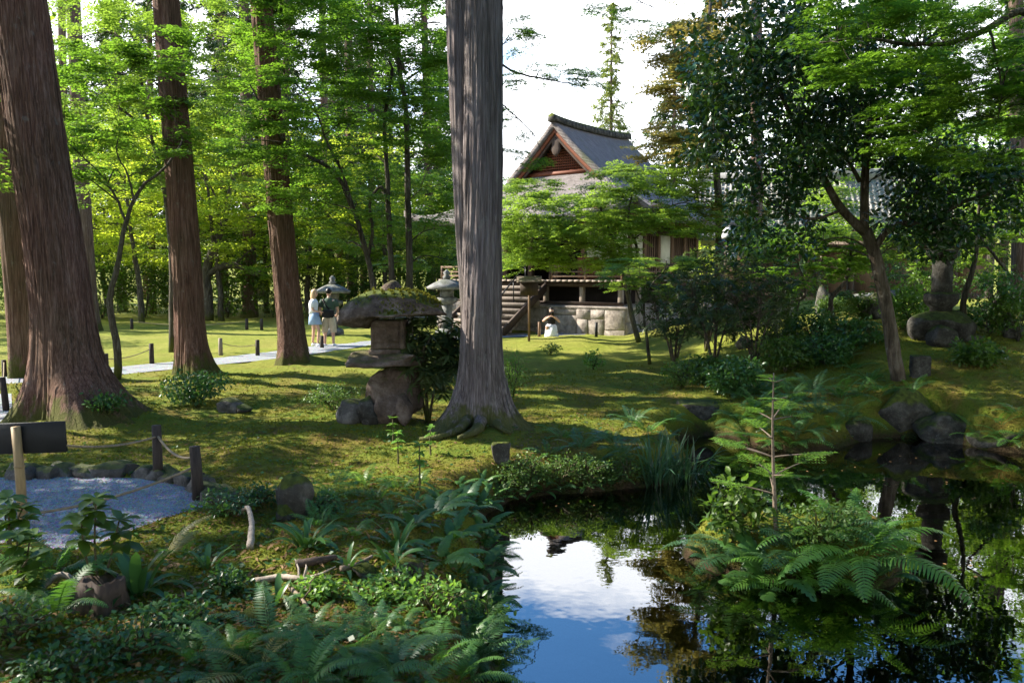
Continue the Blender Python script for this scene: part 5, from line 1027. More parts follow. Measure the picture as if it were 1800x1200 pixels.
# security camera
g = ground(1290, 600); t = thing('security_camera', g, 'dome security camera hanging from a dark pole beside the thicket', 'camera'); k = g[1] / FPX; hh = (600 - 402) * k
mb = MB(); mb.tube([(0, 0, -.1), (0, 0, hh - .15), (-.03, 0, hh), (-.12, 0, hh + .06), (-.2, 0, hh)], .045, 10); obj('pole', mb.mesh('pole', True), M['metal_dark'], t); q = (-.2, 0, hh - .30)
obj('housing', MB().lathe([(.05, .32), (.13, .24), (.16, .10), (.15, .04)], 18, q).mesh('housing', True), M['metal_pale'], t); obj('dome', MB().lathe([(.135, .06), (.13, -.02), (.09, -.10), (.02, -.13)], 18, q).mesh('dome', True), M['black'], t); obj('junction_box', MB().box((-.12, -.05, hh - .75), (.18, .14, .26), bev=.01), M['metal_pale'], t)

# ================================================================== people
def body(name, J, E, parent, m):
    me = bpy.data.meshes.new(name); keys = list(J); me.from_pydata([J[k][:3] for k in keys], [(keys.index(a), keys.index(b)) for a, b in E], [])
    o = bpy.data.objects.new('tmp', me); COL.objects.link(o); md = o.modifiers.new('s', 'SKIN'); sv = me.skin_vertices[0].data
    for i, k in enumerate(keys):
        r = J[k][3]; r2 = J[k][4] if len(J[k]) > 4 else r; sv[i].radius = (r, r2); sv[i].use_root = (i == 0)
    o.modifiers.new('d', 'SUBSURF').levels = 2; dg = bpy.context.evaluated_depsgraph_get(); dg.update(); me2 = bpy.data.meshes.new_from_object(o.evaluated_get(dg)); bpy.data.objects.remove(o)
    me2.polygons.foreach_set('use_smooth', np.ones(len(me2.polygons), bool)); me2.materials.clear(); return obj(name, me2, m, parent)
def loft(rings, sides=18, wav=0.0, seed=0):
    V = []; th = np.linspace(0, 2 * np.pi, sides, endpoint=False); rs_ = np.random.RandomState(seed); ph = rs_.uniform(0, 6)
    for i, (c, rx, ry) in enumerate(rings):
        w = 1 + wav * np.sin(th * 6 + ph + i * .3) * i / len(rings); V.append(np.array(c) + np.stack((np.cos(th) * rx * w, np.sin(th) * ry * w, np.zeros(sides)), 1))
    n = len(rings); k = np.arange(n - 1)[:, None] * sides; i = np.arange(sides)[None]; j = (i + 1) % sides; b = MB(); b.add(np.concatenate(V), np.stack((k + i, k + j, k + sides + j, k + sides + i), -1).reshape(-1, 4))
    b.f.append(np.array([list(range(sides - 1, -1, -1))])); b.f.append(np.array([list(range((n - 1) * sides, n * sides))])); return b
def head(parent, c, face, skin, hair, long=False):
    """skull with nose, eyes, ears and hair; face = heading of the face"""
    cx, cy, cz = c; f = np.array((math.cos(face), math.sin(face), 0)); s = np.array((-f[1], f[0], 0))
    v, fc = ICO[3]; V = v * np.array((.095, .078, .118)); V[:, 0] += .012 * (V[:, 2] < -.02) * (V[:, 0] > 0); V[:, 1] *= np.where(V[:, 2] < -.03, .84, 1.0)
    nose = np.exp(-((v[:, 1] / .16) ** 2 + ((v[:, 2] + .12) / .16) ** 2)) * (v[:, 0] > .6) * .022; V[:, 0] += nose; eye = np.exp(-(((np.abs(v[:, 1]) - .36) / .14) ** 2 + ((v[:, 2] - .05) / .12) ** 2)) * (v[:, 0] > .5) * .010; V[:, 0] -= eye
    W = V[:, :1] * f + V[:, 1:2] * s + V[:, 2:] * np.array((0, 0, 1)) + np.array(c); h = obj('head', MB().add(W, fc).mesh('head', True), skin, parent)
    for sg in (-1, 1):
        e = MB(); e.add(v * np.array((.013, .006, .010)) @ np.array((f, s, (0, 0, 1))) + np.array(c) + f * .086 + s * sg * .031 + np.array((0, 0, .008)), fc); obj('eye', e.mesh('eye', True), M['black'], h)
        e = MB(); e.add(v * np.array((.018, .010, .030)) @ np.array((f, s, (0, 0, 1))) + np.array(c) + s * sg * .080, fc); obj('ear', e.mesh('ear', True), skin, h)
    e = MB(); e.add(v * np.array((.008, .024, .007)) @ np.array((f, s, (0, 0, 1))) + np.array(c) + f * .094 + np.array((0, 0, -.055)), fc); obj('mouth', e.mesh('mouth', True), M['wood_red'], h)
    H = v * np.array((.112, .096, .128)); cut = (H[:, 0] > .035) & (H[:, 2] < .055); H[cut] *= .70; low = (H[:, 2] < -.02)
    if long: H[low & (H[:, 0] < .03), 2] *= 3.0; H[low & (H[:, 0] < .03), 0] -= .02
    else: H[low] *= np.array((.86, .86, .7))
    W = H[:, :1] * f + H[:, 1:2] * s + H[:, 2:] * np.array((0, 0, 1)) + np.array(c) + np.array((0, 0, .012)) - f * .008; obj('hair', MB().add(W, fc).mesh('hair', True), hair, parent)
def hand_into(J, E, wrist, tag_, pos, d, up, s=1.0):
    d = nrm(np.array(d, float)); up = nrm(np.array(up, float)); sd = nrm(np.cross(d, up)); p = np.array(pos, float) + d * .045
    J['palm' + tag_] = (*p, .026, .016); E.append((wrist, 'palm' + tag_))
    for i, (o, l) in enumerate(((-.028, .062), (-.010, .074), (.010, .070), (.027, .055))):
        a = p + d * .035 + sd * o; b_ = a + d * l * .55 - up * .012; c = a + d * l * .85 - up * .04
        J[f'f{i}a{tag_}'] = (*a, .009); J[f'f{i}b{tag_}'] = (*b_, .0085); J[f'f{i}c{tag_}'] = (*c, .007); E += [('palm' + tag_, f'f{i}a{tag_}'), (f'f{i}a{tag_}', f'f{i}b{tag_}'), (f'f{i}b{tag_}', f'f{i}c{tag_}')]
    a = p - sd * .035 + d * .005; b_ = a - sd * .012 + d * .04; J['ta' + tag_] = (*a, .011); J['tb' + tag_] = (*b_, .009); E += [('palm' + tag_, 'ta' + tag_), ('ta' + tag_, 'tb' + tag_)]
LEGS = [('pel', 'hl'), ('hl', 'kl'), ('kl', 'al'), ('al', 'tl'), ('pel', 'hr'), ('hr', 'kr'), ('kr', 'ar'), ('ar', 'tr')]; UP = [('pel', 'wst'), ('wst', 'chs'), ('chs', 'nck'), ('nck', 'top'), ('chs', 'sl'), ('sl', 'el'), ('el', 'wl'), ('chs', 'sr'), ('sr', 'er'), ('er', 'wr')]
# man seen from behind
g = ground(579, 609); t = thing('person', g, 'person in beige shorts and dark green shirt with a black bag, seen from behind', 'person')
J = {'pel': (0, 0, .93, .14, .11), 'wst': (0, 0, 1.10, .13, .10), 'chs': (0, .01, 1.34, .155, .105), 'nck': (0, .02, 1.49, .055), 'top': (0, .03, 1.57, .05), 'hl': (-.10, 0, .86, .095), 'kl': (-.12, .01, .49, .062), 'al': (-.13, -.02, .09, .042), 'tl': (-.15, .14, .03, .036), 'hr': (.10, 0, .86, .095), 'kr': (.12, .02, .49, .062), 'ar': (.13, -.01, .09, .042), 'tr': (.16, .14, .03, .036),
     'sl': (-.20, .01, 1.40, .062), 'el': (-.28, .02, 1.13, .043), 'wl': (-.22, .16, .97, .032), 'sr': (.20, .01, 1.40, .062), 'er': (.28, .02, 1.13, .043), 'wr': (.22, .16, .97, .032)}; E = LEGS + UP
E = list(E); hand_into(J, E, 'wl', 'L', J['wl'][:3], (.4, .8, -.2), (0, 0, 1)); hand_into(J, E, 'wr', 'R', J['wr'][:3], (-.4, .8, -.2), (0, 0, 1)); body('body', J, E, t, M['skin'])
head(t, (0, .045, 1.665), R(80), M['skin'], M['hair_dark'])
obj('shirt', loft([((0, 0, .88), .185, .135), ((0, 0, 1.05), .175, .13), ((0, .01, 1.25), .195, .135), ((0, .01, 1.38), .205, .125), ((0, .015, 1.46), .12, .085), ((0, .02, 1.50), .072, .07)], 20, .02).mesh('shirt', True), M['c_green'], t)
for sx in (-1, 1):
    mb = MB(); mb.tube([(sx * .17, .01, 1.42), (sx * .225, .012, 1.33), (sx * .255, .015, 1.22)], [.085, .08, .075], 12); obj('sleeve', mb.mesh('sleeve', True), M['c_green'], t)
    obj('shorts_leg', loft([((sx * .135, .01, .44), .098, .10), ((sx * .115, .005, .65), .108, .115), ((sx * .085, 0, .86), .115, .13), ((sx * .06, 0, .93), .115, .13)], 16).mesh('shorts_leg', True), M['c_khaki'], t); obj('shoe', loft([((sx * .15, .05, .0), .05, .14), ((sx * .15, .05, .05), .05, .135), ((sx * .14, .02, .09), .045, .08)], 14).mesh('shoe', True), M['c_white'], t)
obj('waist_bag', MB().box((.02, -.20, 1.02), (.36, .14, .24), .1, .04), M['c_black'], t); mb = MB(); mb.tube([(.1, -.15, 1.1), (-.05, -.14, 1.25), (-.15, -.10, 1.42), (-.15, .02, 1.47)], .018, 6); obj('bag_strap', mb, M['c_black'], t)
# blond woman turned to the right
g = ground(552, 608); t = thing('person', g, 'blond person in white top and pale blue skirt standing behind the leaning cedar', 'person')
J = {'pel': (0, 0, .93, .13, .10), 'wst': (0, 0, 1.09, .10, .08), 'chs': (.01, 0, 1.31, .13, .095), 'nck': (.02, 0, 1.44, .046), 'top': (.03, 0, 1.52, .045), 'hl': (-.03, .08, .86, .085), 'kl': (-.02, .09, .48, .055), 'al': (-.06, .09, .09, .038), 'tl': (.10, .09, .03, .033), 'hr': (.03, -.08, .86, .085), 'kr': (.18, -.09, .50, .055), 'ar': (.14, -.09, .10, .038), 'tr': (.29, -.09, .03, .033),
     'sl': (0, .16, 1.37, .05), 'el': (.02, .19, 1.10, .038), 'wl': (.16, .17, .96, .028), 'sr': (0, -.16, 1.37, .05), 'er': (.03, -.20, 1.10, .038), 'wr': (.20, -.18, 1.05, .028)}
E = LEGS + UP; E = list(E); hand_into(J, E, 'wl', 'L', J['wl'][:3], (.9, 0, -.3), (0, 0, 1)); hand_into(J, E, 'wr', 'R', J['wr'][:3], (.9, 0, .1), (0, 0, 1)); body('body', J, E, t, M['skin']); head(t, (.045, 0, 1.60), R(-10), M['skin'], M['hair_blond'], True)
obj('top', loft([((0, 0, .98), .135, .15), ((0, 0, 1.10), .125, .15), ((.01, 0, 1.28), .145, .175), ((.01, 0, 1.37), .12, .17), ((.02, 0, 1.43), .07, .085)], 18, .02).mesh('top', True), M['c_white'], t); obj('skirt', loft([((.02, 0, 1.02), .135, .15), ((.03, 0, .85), .17, .19), ((.05, 0, .66), .205, .22)][::-1], 22, .05).mesh('skirt', True), M['c_blue'], t)
for sy in (-1, 1):
    mb = MB(); mb.tube([(.0, sy * .14, 1.38), (.005, sy * .18, 1.28), (.015, sy * .19, 1.18)], [.07, .066, .062], 12); obj('sleeve', mb.mesh('sleeve', True), M['c_white'], t)
for (x, y) in ((.02, .09), (.21, -.09)): obj('shoe', loft([((x, y, 0), .13, .045), ((x, y, .045), .125, .045), ((x - .03, y, .08), .07, .04)], 14).mesh('shoe', True), M['c_white'], t)
# crouching visitor with a camera
g = ground(969, 593); t = thing('person', g, 'crouching visitor in black top and long white skirt taking a picture', 'person', rz=R(0))
J = {'pel': (0, .10, .24, .15, .12), 'wst': (0, .06, .42, .115, .09), 'chs': (0, 0, .63, .135, .10), 'nck': (0, -.02, .76, .045), 'top': (0, -.03, .83, .045), 'hl': (-.10, .06, .24, .09), 'kl': (-.16, -.26, .40, .06), 'al': (-.13, -.12, .07, .04), 'tl': (-.14, -.26, .03, .034), 'hr': (.10, .06, .24, .09), 'kr': (.16, -.24, .18, .06), 'ar': (.14, .10, .06, .04), 'tr': (.15, -.02, .03, .034),
     'sl': (-.17, 0, .69, .05), 'el': (-.30, -.16, .56, .037), 'wl': (-.10, -.27, .72, .028), 'sr': (.17, 0, .69, .05), 'er': (.28, -.16, .53, .037), 'wr': (.09, -.27, .71, .028)}
E = LEGS + UP; E = list(E); hand_into(J, E, 'wl', 'L', J['wl'][:3], (.6, -.5, .4), (0, 0, 1)); hand_into(J, E, 'wr', 'R', J['wr'][:3], (-.6, -.5, .4), (0, 0, 1)); body('body', J, E, t, M['skin']); head(t, (0, -.05, .91), R(-90), M['skin'], M['hair_dark'], True)
obj('top', loft([((0, .07, .36), .145, .12), ((0, .04, .48), .135, .11), ((0, .01, .62), .155, .118), ((0, 0, .69), .13, .10), ((0, -.015, .74), .06, .06)], 18, .02).mesh('top', True), M['c_black'], t)
obj('skirt', loft([((0, -.04, .0), .27, .33), ((0, -.06, .10), .24, .32), ((0, -.06, .26), .21, .30), ((0, .0, .40), .19, .22), ((0, .06, .46), .14, .12)], 26, .06, 3).mesh('skirt', True), M['c_white'], t); hc = thing('hand_camera', g + np.array((0, -.30, .86)), 'small black camera raised by the crouching visitor', 'camera'); obj('camera_body', MB().box((0, 0, 0), (.13, .07, .085), 0, .01), M['black'], hc); obj('camera_lens', MB().lathe([(.035, 0), (.033, .06)], 14).mesh('camera_lens'), M['black'], hc, loc=(0, -.03, 0), rot=(R(90), 0, 0))
# ================================================================== ferns and other herbs
def frond_mesh(name, e0, e1, npair=20, width=.17, pw=.40, detail=1, tipfrac=.0, side=0.0, seed=0):
    """unit frond along +x, arching from elevation e0 to e1"""
    rs_ = np.random.RandomState(seed); n = 26; t = np.linspace(0, 1, n); el = R(e0) + (R(e1) - R(e0)) * t ** 1.2; C = np.zeros((n, 3)); C[1:, 0] = np.cumsum(np.cos(el[1:]) / (n - 1)); C[1:, 2] = np.cumsum(np.sin(el[1:]) / (n - 1)); C[:, 1] = side * t ** 2
    T = nrm(np.gradient(C, axis=0)); b = MB(); b.tube(C[::3], np.linspace(.008, .0015, len(C[::3])), 4, cap=False)
    for k in range(npair):
        u = .14 + .86 * (k + .5) / npair; c = np.array([np.interp(u, t, C[:, i]) for i in range(3)]); d = nrm(np.array([np.interp(u, t, T[:, i]) for i in range(3)])); s = nrm(np.cross((0, 0, 1), d)); up = np.cross(d, s)
        w = width * (math.sin(math.pi * min(1, (u - .05)) ** .62) ** .8 if u < .97 else .15) * rs_.uniform(.88, 1.08); pwid = .86 / npair * pw
        for sg in (-1, 1):
            dr = nrm(s * sg + d * .42 - up * .10 + rs_.normal(0, .05, 3)); nn = nrm(np.cross(dr, d) * sg); ax = nrm(np.cross(nn, dr)) * sg
            if detail == 0: b.add([c, c + dr * w * .4 + ax * pwid, c + dr * w - up * .02, c + dr * w * .4 - ax * pwid], [(0, 1, 2, 3)] if sg < 0 else [(3, 2, 1, 0)])
            else:
                m1 = c + dr * w * .35 + up * .006; m2 = c + dr * w * .72 - up * .004; e = c + dr * w - up * .03 * (w / .17)
                b.add([c - ax * pwid * .8, c + ax * pwid * .8, m1 + ax * pwid, m1 - ax * pwid, m2 + ax * pwid * .7, m2 - ax * pwid * .7, e], [(0, 1, 2, 3), (3, 2, 4, 5)] if sg > 0 else [(3, 2, 1, 0), (5, 4, 2, 3)]); bb = b.n - 7; b.f.append(np.array([(bb + 5, bb + 4, bb + 6)] if sg > 0 else [(bb + 6, bb + 4, bb + 5)]))
    return b.mesh(name)
def blade_mesh(name, e0, e1, w, n=7, fold=.25):
    t = np.linspace(0, 1, n); el = R(e0) + (R(e1) - R(e0)) * t ** 1.3; C = np.zeros((n, 3)); C[1:, 0] = np.cumsum(np.cos(el[1:]) / (n - 1)); C[1:, 2] = np.cumsum(np.sin(el[1:]) / (n - 1)); ww = w * np.sin(np.pi * (t * .93 + .05)) ** .7; ww[-1] = .002
    V = []
    for i in range(n): V += [C[i] + np.array((0, -ww[i], ww[i] * fold)), C[i], C[i] + np.array((0, ww[i], ww[i] * fold))]
    i = np.arange(n - 1)[:, None] * 3; b = MB(); b.add(V, np.concatenate([np.concatenate((i, i + 3, i + 4, i + 1), 1), np.concatenate((i + 1, i + 4, i + 5, i + 2), 1)])); return b.mesh(name)
FR = {'fern': [frond_mesh('frond', a, b_, 26, .165, .36, 1, side=s_, seed=k) for k, (a, b_, s_) in enumerate([(62, -22, .05), (48, -40, -.08), (72, 5, .04), (35, -28, .1)])],
      'holly': [frond_mesh('frond', a, b_, 11, .17, .62, 1, side=s_, seed=9 + k) for k, (a, b_, s_) in enumerate([(55, -20, .06), (40, -35, -.1), (68, 0, .04)])],
      'small': [frond_mesh('frond', a, b_, 19, .20, .34, 0, side=s_, seed=19 + k) for k, (a, b_, s_) in enumerate([(55, -25, .06), (40, -35, -.1), (66, 0, .05)])],
      'strap': [blade_mesh('leaf_blade', a, b_, .085) for a, b_ in ((70, 0), (55, -35), (80, 35))], 'iris': [blade_mesh('leaf_blade', a, b_, .017, 7, .6) for a, b_ in ((87, 55), (84, 10), (89, 75), (80, -20))],
      'grass': [blade_mesh('leaf_blade', a, b_, .02, 6, .5) for a, b_ in ((80, -10), (70, -45), (86, 30))]}
_lm = {}
def rosette(name, label, base, kind, n, L, m, cat='fern', seed=1, group=None, part='frond', tilt=.12, var=.3, only=None, spread=.03):
    rs_ = np.random.RandomState(seed); t = thing(name, base, label, cat, group, rz=rs_.uniform(0, 6.28) if only is None else 0)
    for i in range(n):
        k = rs_.randint(len(FR[kind])); key = (kind, k, m)
        if key not in _lm: me = FR[kind][k].copy(); me.name = part; me.materials.clear(); me.materials.append(M[m]); _lm[key] = me
        a = 6.283 * i / n + rs_.uniform(-.35, .35) if only is None else R(rs_.uniform(*only)); sc = L * rs_.uniform(1 - var, 1 + var * .5)
        obj(part, _lm[key], None, t, loc=(math.cos(a) * spread + rs_.normal(0, spread * .5), math.sin(a) * spread + rs_.normal(0, spread * .5), -.02), rot=(rs_.normal(0, tilt), rs_.normal(0, tilt), a), scale=(sc, sc * rs_.uniform(.85, 1.15), sc))
    return t
# --- island in the pond
def igr(px, py): return ground(px, py)
rosette('fern', 'large fern at the right of the pond islet with arching fronds', igr(1510, 985), 'fern', 12, .92, 'fern_bright', seed=1, tilt=.10)
rosette('fern', 'fern with upright bright fronds at the right tip of the islet', igr(1500, 965), 'fern', 5, .74, 'fern_bright', seed=701, only=(-5, 75), tilt=.1)
rosette('fern', 'fern with drooping fronds at the front of the pond islet', igr(1425, 1035), 'fern', 12, .74, 'fern_bright', seed=2, tilt=.18)
rosette('fern', 'fine leaved fern at the left of the pond islet', igr(1300, 985), 'small', 12, .62, 'fern_blue', seed=3, tilt=.18)
rosette('fern', 'broad leaved fern in front of the islet hanging over the water', igr(1350, 1030), 'holly', 10, .66, 'fern', seed=4, tilt=.2)
rosette('fern', 'fern behind the islet sapling', igr(1440, 950), 'small', 10, .6, 'fern', seed=5)
rosette('fern', 'fern in the middle of the pond islet', igr(1400, 980), 'small', 11, .6, 'fern_blue', seed=6)
rosette('fern', 'small fern at the right back of the islet', igr(1480, 940), 'small', 9, .5, 'fern_blue', seed=7)
rosette('fern', 'small yellowing fern frond at the water edge of the islet', igr(1345, 1045), 'small', 3, .4, 'fern_yellow', seed=8)
shrub('islet_shrub', 'dark broad leaved shrub on the left of the pond islet', igr(1290, 950), .28, .24, .55, 36, 14, .11, .09, 'oval', 'hedge', 81)
shrub('islet_shrub', 'twiggy low shrub in the middle of the islet', igr(1450, 975), .4, .25, .45, 40, 20, .12, .045, 'oval', 'azalea', 82)
# fir sapling
g = igr(1366, 945); Y = g[1]; t = thing('fir_sapling', g, 'slim fir sapling with level branches on the pond islet', 'tree'); rs = np.random.RandomState(5); mb = MB(); C = spline([g + np.array((0, 0, -.1)), at(1360, 840, Y), at(1358, 750, Y), at(1360, 655, Y)], 20); mb.tube(C, np.linspace(.024, .005, 20), 8); P, D, N, S = [], [], [], []
for q, Lb in [(.36, .62), (.46, .66), (.56, .72), (.66, .62), (.76, .46), (.86, .34), (.95, .2)]:
    for j in range(3):
        a = rs.uniform(0, 6.28); c = C[int(q * 19)]; l = Lb * rs.uniform(.6, 1.05); tt = np.linspace(0, 1, 8)[:, None]; br = c + np.array((math.cos(a), math.sin(a), 0)) * tt * l + np.array((0, 0, 1)) * (.30 * tt - .12 * tt ** 2) * l; mb.tube(br, np.linspace(.008, .002, 8), 4, cap=False)
        for s0 in np.arange(.48, 1.0, .13):
            for sg in (-1, 1):
                b0 = br[0] + (br[-1] - br[0]) * s0 + np.array((0, 0, .05 * l)); d = np.array((math.cos(a + sg * .75), math.sin(a + sg * .75), .05)); ll = l * (1 - s0) * .55 + .05; 
                for w in np.arange(0, ll, .028):
                    for s2 in (-1, 1): P.append(b0 + d * w); D.append((math.cos(a + sg * .75 + s2 * .95), math.sin(a + sg * .75 + s2 * .95), .12)); N.append((0, 0, 1)); S.append(.045)
        for w in np.arange(.5, 1, .026):
            for s2 in (-1, 1): P.append(br[0] + (br[-1] - br[0]) * w + np.array((0, 0, .04 * l))); D.append((math.cos(a + s2 * .95), math.sin(a + s2 * .95), .12)); N.append((0, 0, 1)); S.append(.05)
wpart('trunk', mb, M['twig'], t, True); mb = MB(); S = np.array(S) * rs.uniform(.7, 1.2, len(S)); bake(mb, np.array(P), np.array(D), np.array(N, float) + rs.normal(0, .25, (len(N), 3)), S, 'strap'); wpart('needles', mb, M['light_leaf'], t)
# --- iris by the far bank
for k, (px, py) in enumerate([(1140, 858), (1160, 856), (1182, 856), (1205, 850), (1222, 842), (1150, 848), (1195, 846)]):
    rosette('iris_clump', 'clump of long dark iris blades at the far pond bank', ground(px, py), 'iris', 20, .62, 'iris', 'iris', 200 + k, 'iris clumps at the far pond bank', 'leaf_blade', .10, .35, spread=.06)
# --- ferns round the far bank and lawn edge
FB = [(1075, 775, 'small', .45, 'fern_blue'), (1110, 745, 'small', .45, 'fern_blue'), (1140, 760, 'small', .42, 'fern'), (1020, 790, 'small', .45, 'fern_blue'), (1050, 812, 'holly', .38, 'fern_blue'), (1090, 800, 'small', .42, 'fern_blue'), (990, 770, 'small', .36, 'fern'), (960, 800, 'small', .32, 'fern'), (1160, 785, 'small', .4, 'fern_blue'), (1180, 740, 'small', .4, 'fern'), (940, 830, 'small', .3, 'azalea'), (1010, 840, 'small', .3, 'azalea'), (1070, 842, 'small', .32, 'azalea')]
for k, (px, py, kd, L_, m_) in enumerate(FB): rosette('fern', 'feathery fern on the bank between the middle cedar and the iris', ground(px, py), kd, 9, L_, m_, seed=220 + k, group='ferns on the far pond bank')
FB2 = [(1300, 700), (1340, 690), (1390, 700), (1430, 690), (1330, 720), (1380, 730), (1440, 725), (1480, 700), (1300, 740), (1410, 760), (1460, 750), (1350, 760), (1490, 740), (1320, 780), (1390, 785)]
for k, (px, py) in enumerate(FB2): rosette('fern', 'fern in the dense fern bed behind the fir sapling', ground(px, py), 'small', 10, .62, 'fern_blue' if k % 3 == 0 else 'fern', seed=250 + k, group='ferns of the bed behind the sapling')
for k, (px, py) in enumerate([(1530, 670), (1510, 690), (1545, 690), (1600, 690), (1500, 650), (1480, 640)]): rosette('fern', 'dark fern around the foot of the camellia', ground(px, py), 'small', 9, .5, 'fern', seed=270 + k, group='ferns at the camellia foot')
for k, (px, py) in enumerate([(1760, 745), (1790, 735), (1720, 770), (1775, 775)]): rosette('fern', 'fern growing over the dark boulders at the right edge', ground(px, py), 'small', 8, .5, 'fern', seed=280 + k, group='ferns over the right boulders')
for k, (px, py) in enumerate([(1660, 775), (1580, 778), (1620, 782)]): rosette('fern', 'tiny fern at the water edge under the large boulder', ground(px, py), 'small', 8, .26, 'fern', seed=284 + k, group='tiny ferns under the large boulder')
# purple flower spikes
for k, (px, py) in enumerate([(1352, 648), (1366, 645), (1384, 640), (1412, 634), (1418, 632)]):
    g = ground(px, py + 10); t = thing('flower_spike', g, 'pale purple flower spike behind the fern bed', 'flower', 'purple flower spikes'); mb = MB(); mb.tube([(0, 0, -.05), (0, 0, .42)], .005, 4); obj('stem', mb, M['stem'], t); rs_ = np.random.RandomState(k); n = 50; z = rs_.uniform(.18, .45, n); a = rs_.uniform(0, 6.28, n); mb = MB(); bake(mb, np.stack((np.cos(a) * .012, np.sin(a) * .012, z), 1), np.stack((np.cos(a), np.sin(a), rs_.uniform(-.2, .6, n)), 1), np.tile((0, 0, 1.), (n, 1)), np.full(n, .028), 'kite'); obj('petals', mb, M['purple'], t)
def bankpt(px, py):
    p = ground(px, py)
    for _ in range(40):
        if p[2] > -.40: break
        p = np.array((p[0] - .04, p[1] + .01, onz(p[0] - .04, p[1] + .01)))
    return p
# --- left bank along the water
HB = [(850, 1000), (832, 1045), (800, 1010), (842, 935), (815, 900), (780, 885), (850, 885), (760, 905), (735, 880), (790, 950), (858, 1070), (805, 850), (845, 850), (725, 925), (770, 985), (862, 960)]
for k, (px, py) in enumerate(HB): rosette('holly_fern', 'broad leaved fern overhanging the left pond bank', ground(px, py), 'holly', 8, .35 * (.8 + .4 * random.random()), 'fern_blue' if k % 3 == 1 else 'fern', seed=300 + k, group='broad leaved ferns on the left pond bank')
for k, (px, py) in enumerate([(868, 1120), (872, 1160), (868, 1200), (880, 1085), (876, 1020), (866, 985), (868, 920), (884, 892), (920, 876), (960, 868), (1000, 866), (1040, 866), (1085, 862), (850, 1140), (845, 1180)]): rosette('fern', 'small fern fringing the waterline of the left and far bank', bankpt(px, py), 'small' if k % 3 else 'holly', 9, .38 if k < 7 or k > 12 else .30, 'fern' if k % 2 else 'fern_blue', seed=620 + k, group='small ferns fringing the waterline')
for k, (px, py) in enumerate([(1250, 985), (1270, 1015), (1310, 1040), (1390, 1052), (1450, 1055), (1520, 1045), (1560, 1010), (1580, 980), (1540, 940), (1240, 960), (1480, 1050)]): rosette('fern', 'low fern at the waterline of the pond islet', ground(px, py), 'small' if k % 2 else 'holly', 8, .36, 'fern' if k % 3 else 'fern_blue', seed=640 + k, group='low ferns round the islet', tilt=.25)
# --- fern bed at the bottom
FBm = [(470, 1120), (420, 1150), (540, 1110), (600, 1140), (660, 1120), (720, 1110), (500, 1170), (580, 1190), (690, 1180), (760, 1170), (640, 1200), (820, 1150), (400, 1200), (530, 1210), (800, 1200), (730, 1215), (860, 1190), (340, 1160)]
for k, (px, py) in enumerate(FBm): rosette('fern', 'fern in the green fern bed along the bottom edge', ground(px, py), 'fern' if k % 3 else 'small', 9, .40 * (.8 + .35 * random.random()), 'fern' if k % 4 else 'fern_blue', seed=330 + k, group='ferns of the bottom fern bed')
rosette('fern', 'sunlit yellowing fern frond beside the near gravel', ground(285, 985), 'fern', 3, .46, 'fern_yellow', seed=351, only=(20, 110))
rosette('fern', 'pale fern right of the yellowing frond', ground(318, 975), 'small', 5, .34, 'fern', seed=352)
rosette('fern', 'upright fern behind the round stone post', ground(585, 870), 'small', 10, .46, 'light_leaf', seed=353)
rosette('fern', 'light fern on the moss right of the round stone post', ground(640, 850), 'small', 9, .42, 'light_leaf', seed=354)
rosette('fern', 'fern in the dark corner at lower left', ground(90, 1010), 'fern', 10, .55, 'fern', seed=355)
rosette('fern', 'dim fern left of the dark stump', ground(95, 1080), 'fern', 10, .5, 'fern', seed=356)
rosette('fern', 'dry pale fern stalks in the bottom fern bed', ground(455, 1180), 'small', 5, .42, 'fern_yellow', seed=357)
for k, (px, py) in enumerate([(700, 860), (735, 850), (665, 880), (690, 905), (600, 910), (620, 940), (560, 925)]): rosette('fern', 'small fern scattered on the moss above the left bank', ground(px, py), 'small', 8, .30, 'fern', seed=360 + k, group='small ferns above the left bank')
# --- strap leaved clumps
for k, (px, py, L_, n, lab) in enumerate([(540, 962, .36, 16, 'strap leaved clump below the round stone post'), (238, 1048, .40, 16, 'glossy strap leaved clump right of the dark stump'), (700, 962, .33, 15, 'strap leaved clump on the left pond bank'), (690, 990, .26, 12, 'smaller strap leaved clump below the one on the bank'), (610, 1000, .22, 9, 'small strap leaved plant beside the dead branch'), (365, 1000, .26, 11, 'strap leaved plant in the sunlit moss'), (480, 1060, .24, 10, 'strap leaved plant above the fern bed')]): rosette('strap_leaf_plant', lab, ground(px, py), 'strap', n, L_, 'broad', 'plant', 400 + k, None, 'leaf_blade', .14, .3)
# --- stalked plant with whorled leaves
def stalked(px, py, h, label, seed, L_=.2, n=3, m='broad'):
    g = ground(px, py); t = thing('stalked_plant', g, label, 'plant'); rs_ = np.random.RandomState(seed); mb = MB(); P, D, N, S = [], [], [], []
    for s in range(n):
        a = rs_.uniform(0, 6.28); top = g + np.array((math.cos(a) * .10 * s, math.sin(a) * .10 * s, h * (1 - .16 * s))); mb.tube(spline([g + np.array((0, 0, -.04)), g * .5 + top * .5 + rs_.normal(0, .02, 3), top], 8), np.linspace(.011, .006, 8), 6)
        for lvl in range(3):
            q = top - np.array((0, 0, .085 * lvl))
            for i in range(8): b = 6.283 * i / 8 + rs_.uniform(-.3, .3); P.append(q); D.append((math.cos(b), math.sin(b), rs_.uniform(-.35, .45) - .15 * lvl)); N.append((0, 0, 1)); S.append(L_ * rs_.uniform(.7, 1.15))
    wpart('stems', mb, M['stem'], t, True); mb = MB(); bake(mb, np.array(P), np.array(D), np.array(N, float) + rs_.normal(0, .2, (len(N), 3)), np.array(S), 'oval'); wpart('leaves', mb, M[m], t)
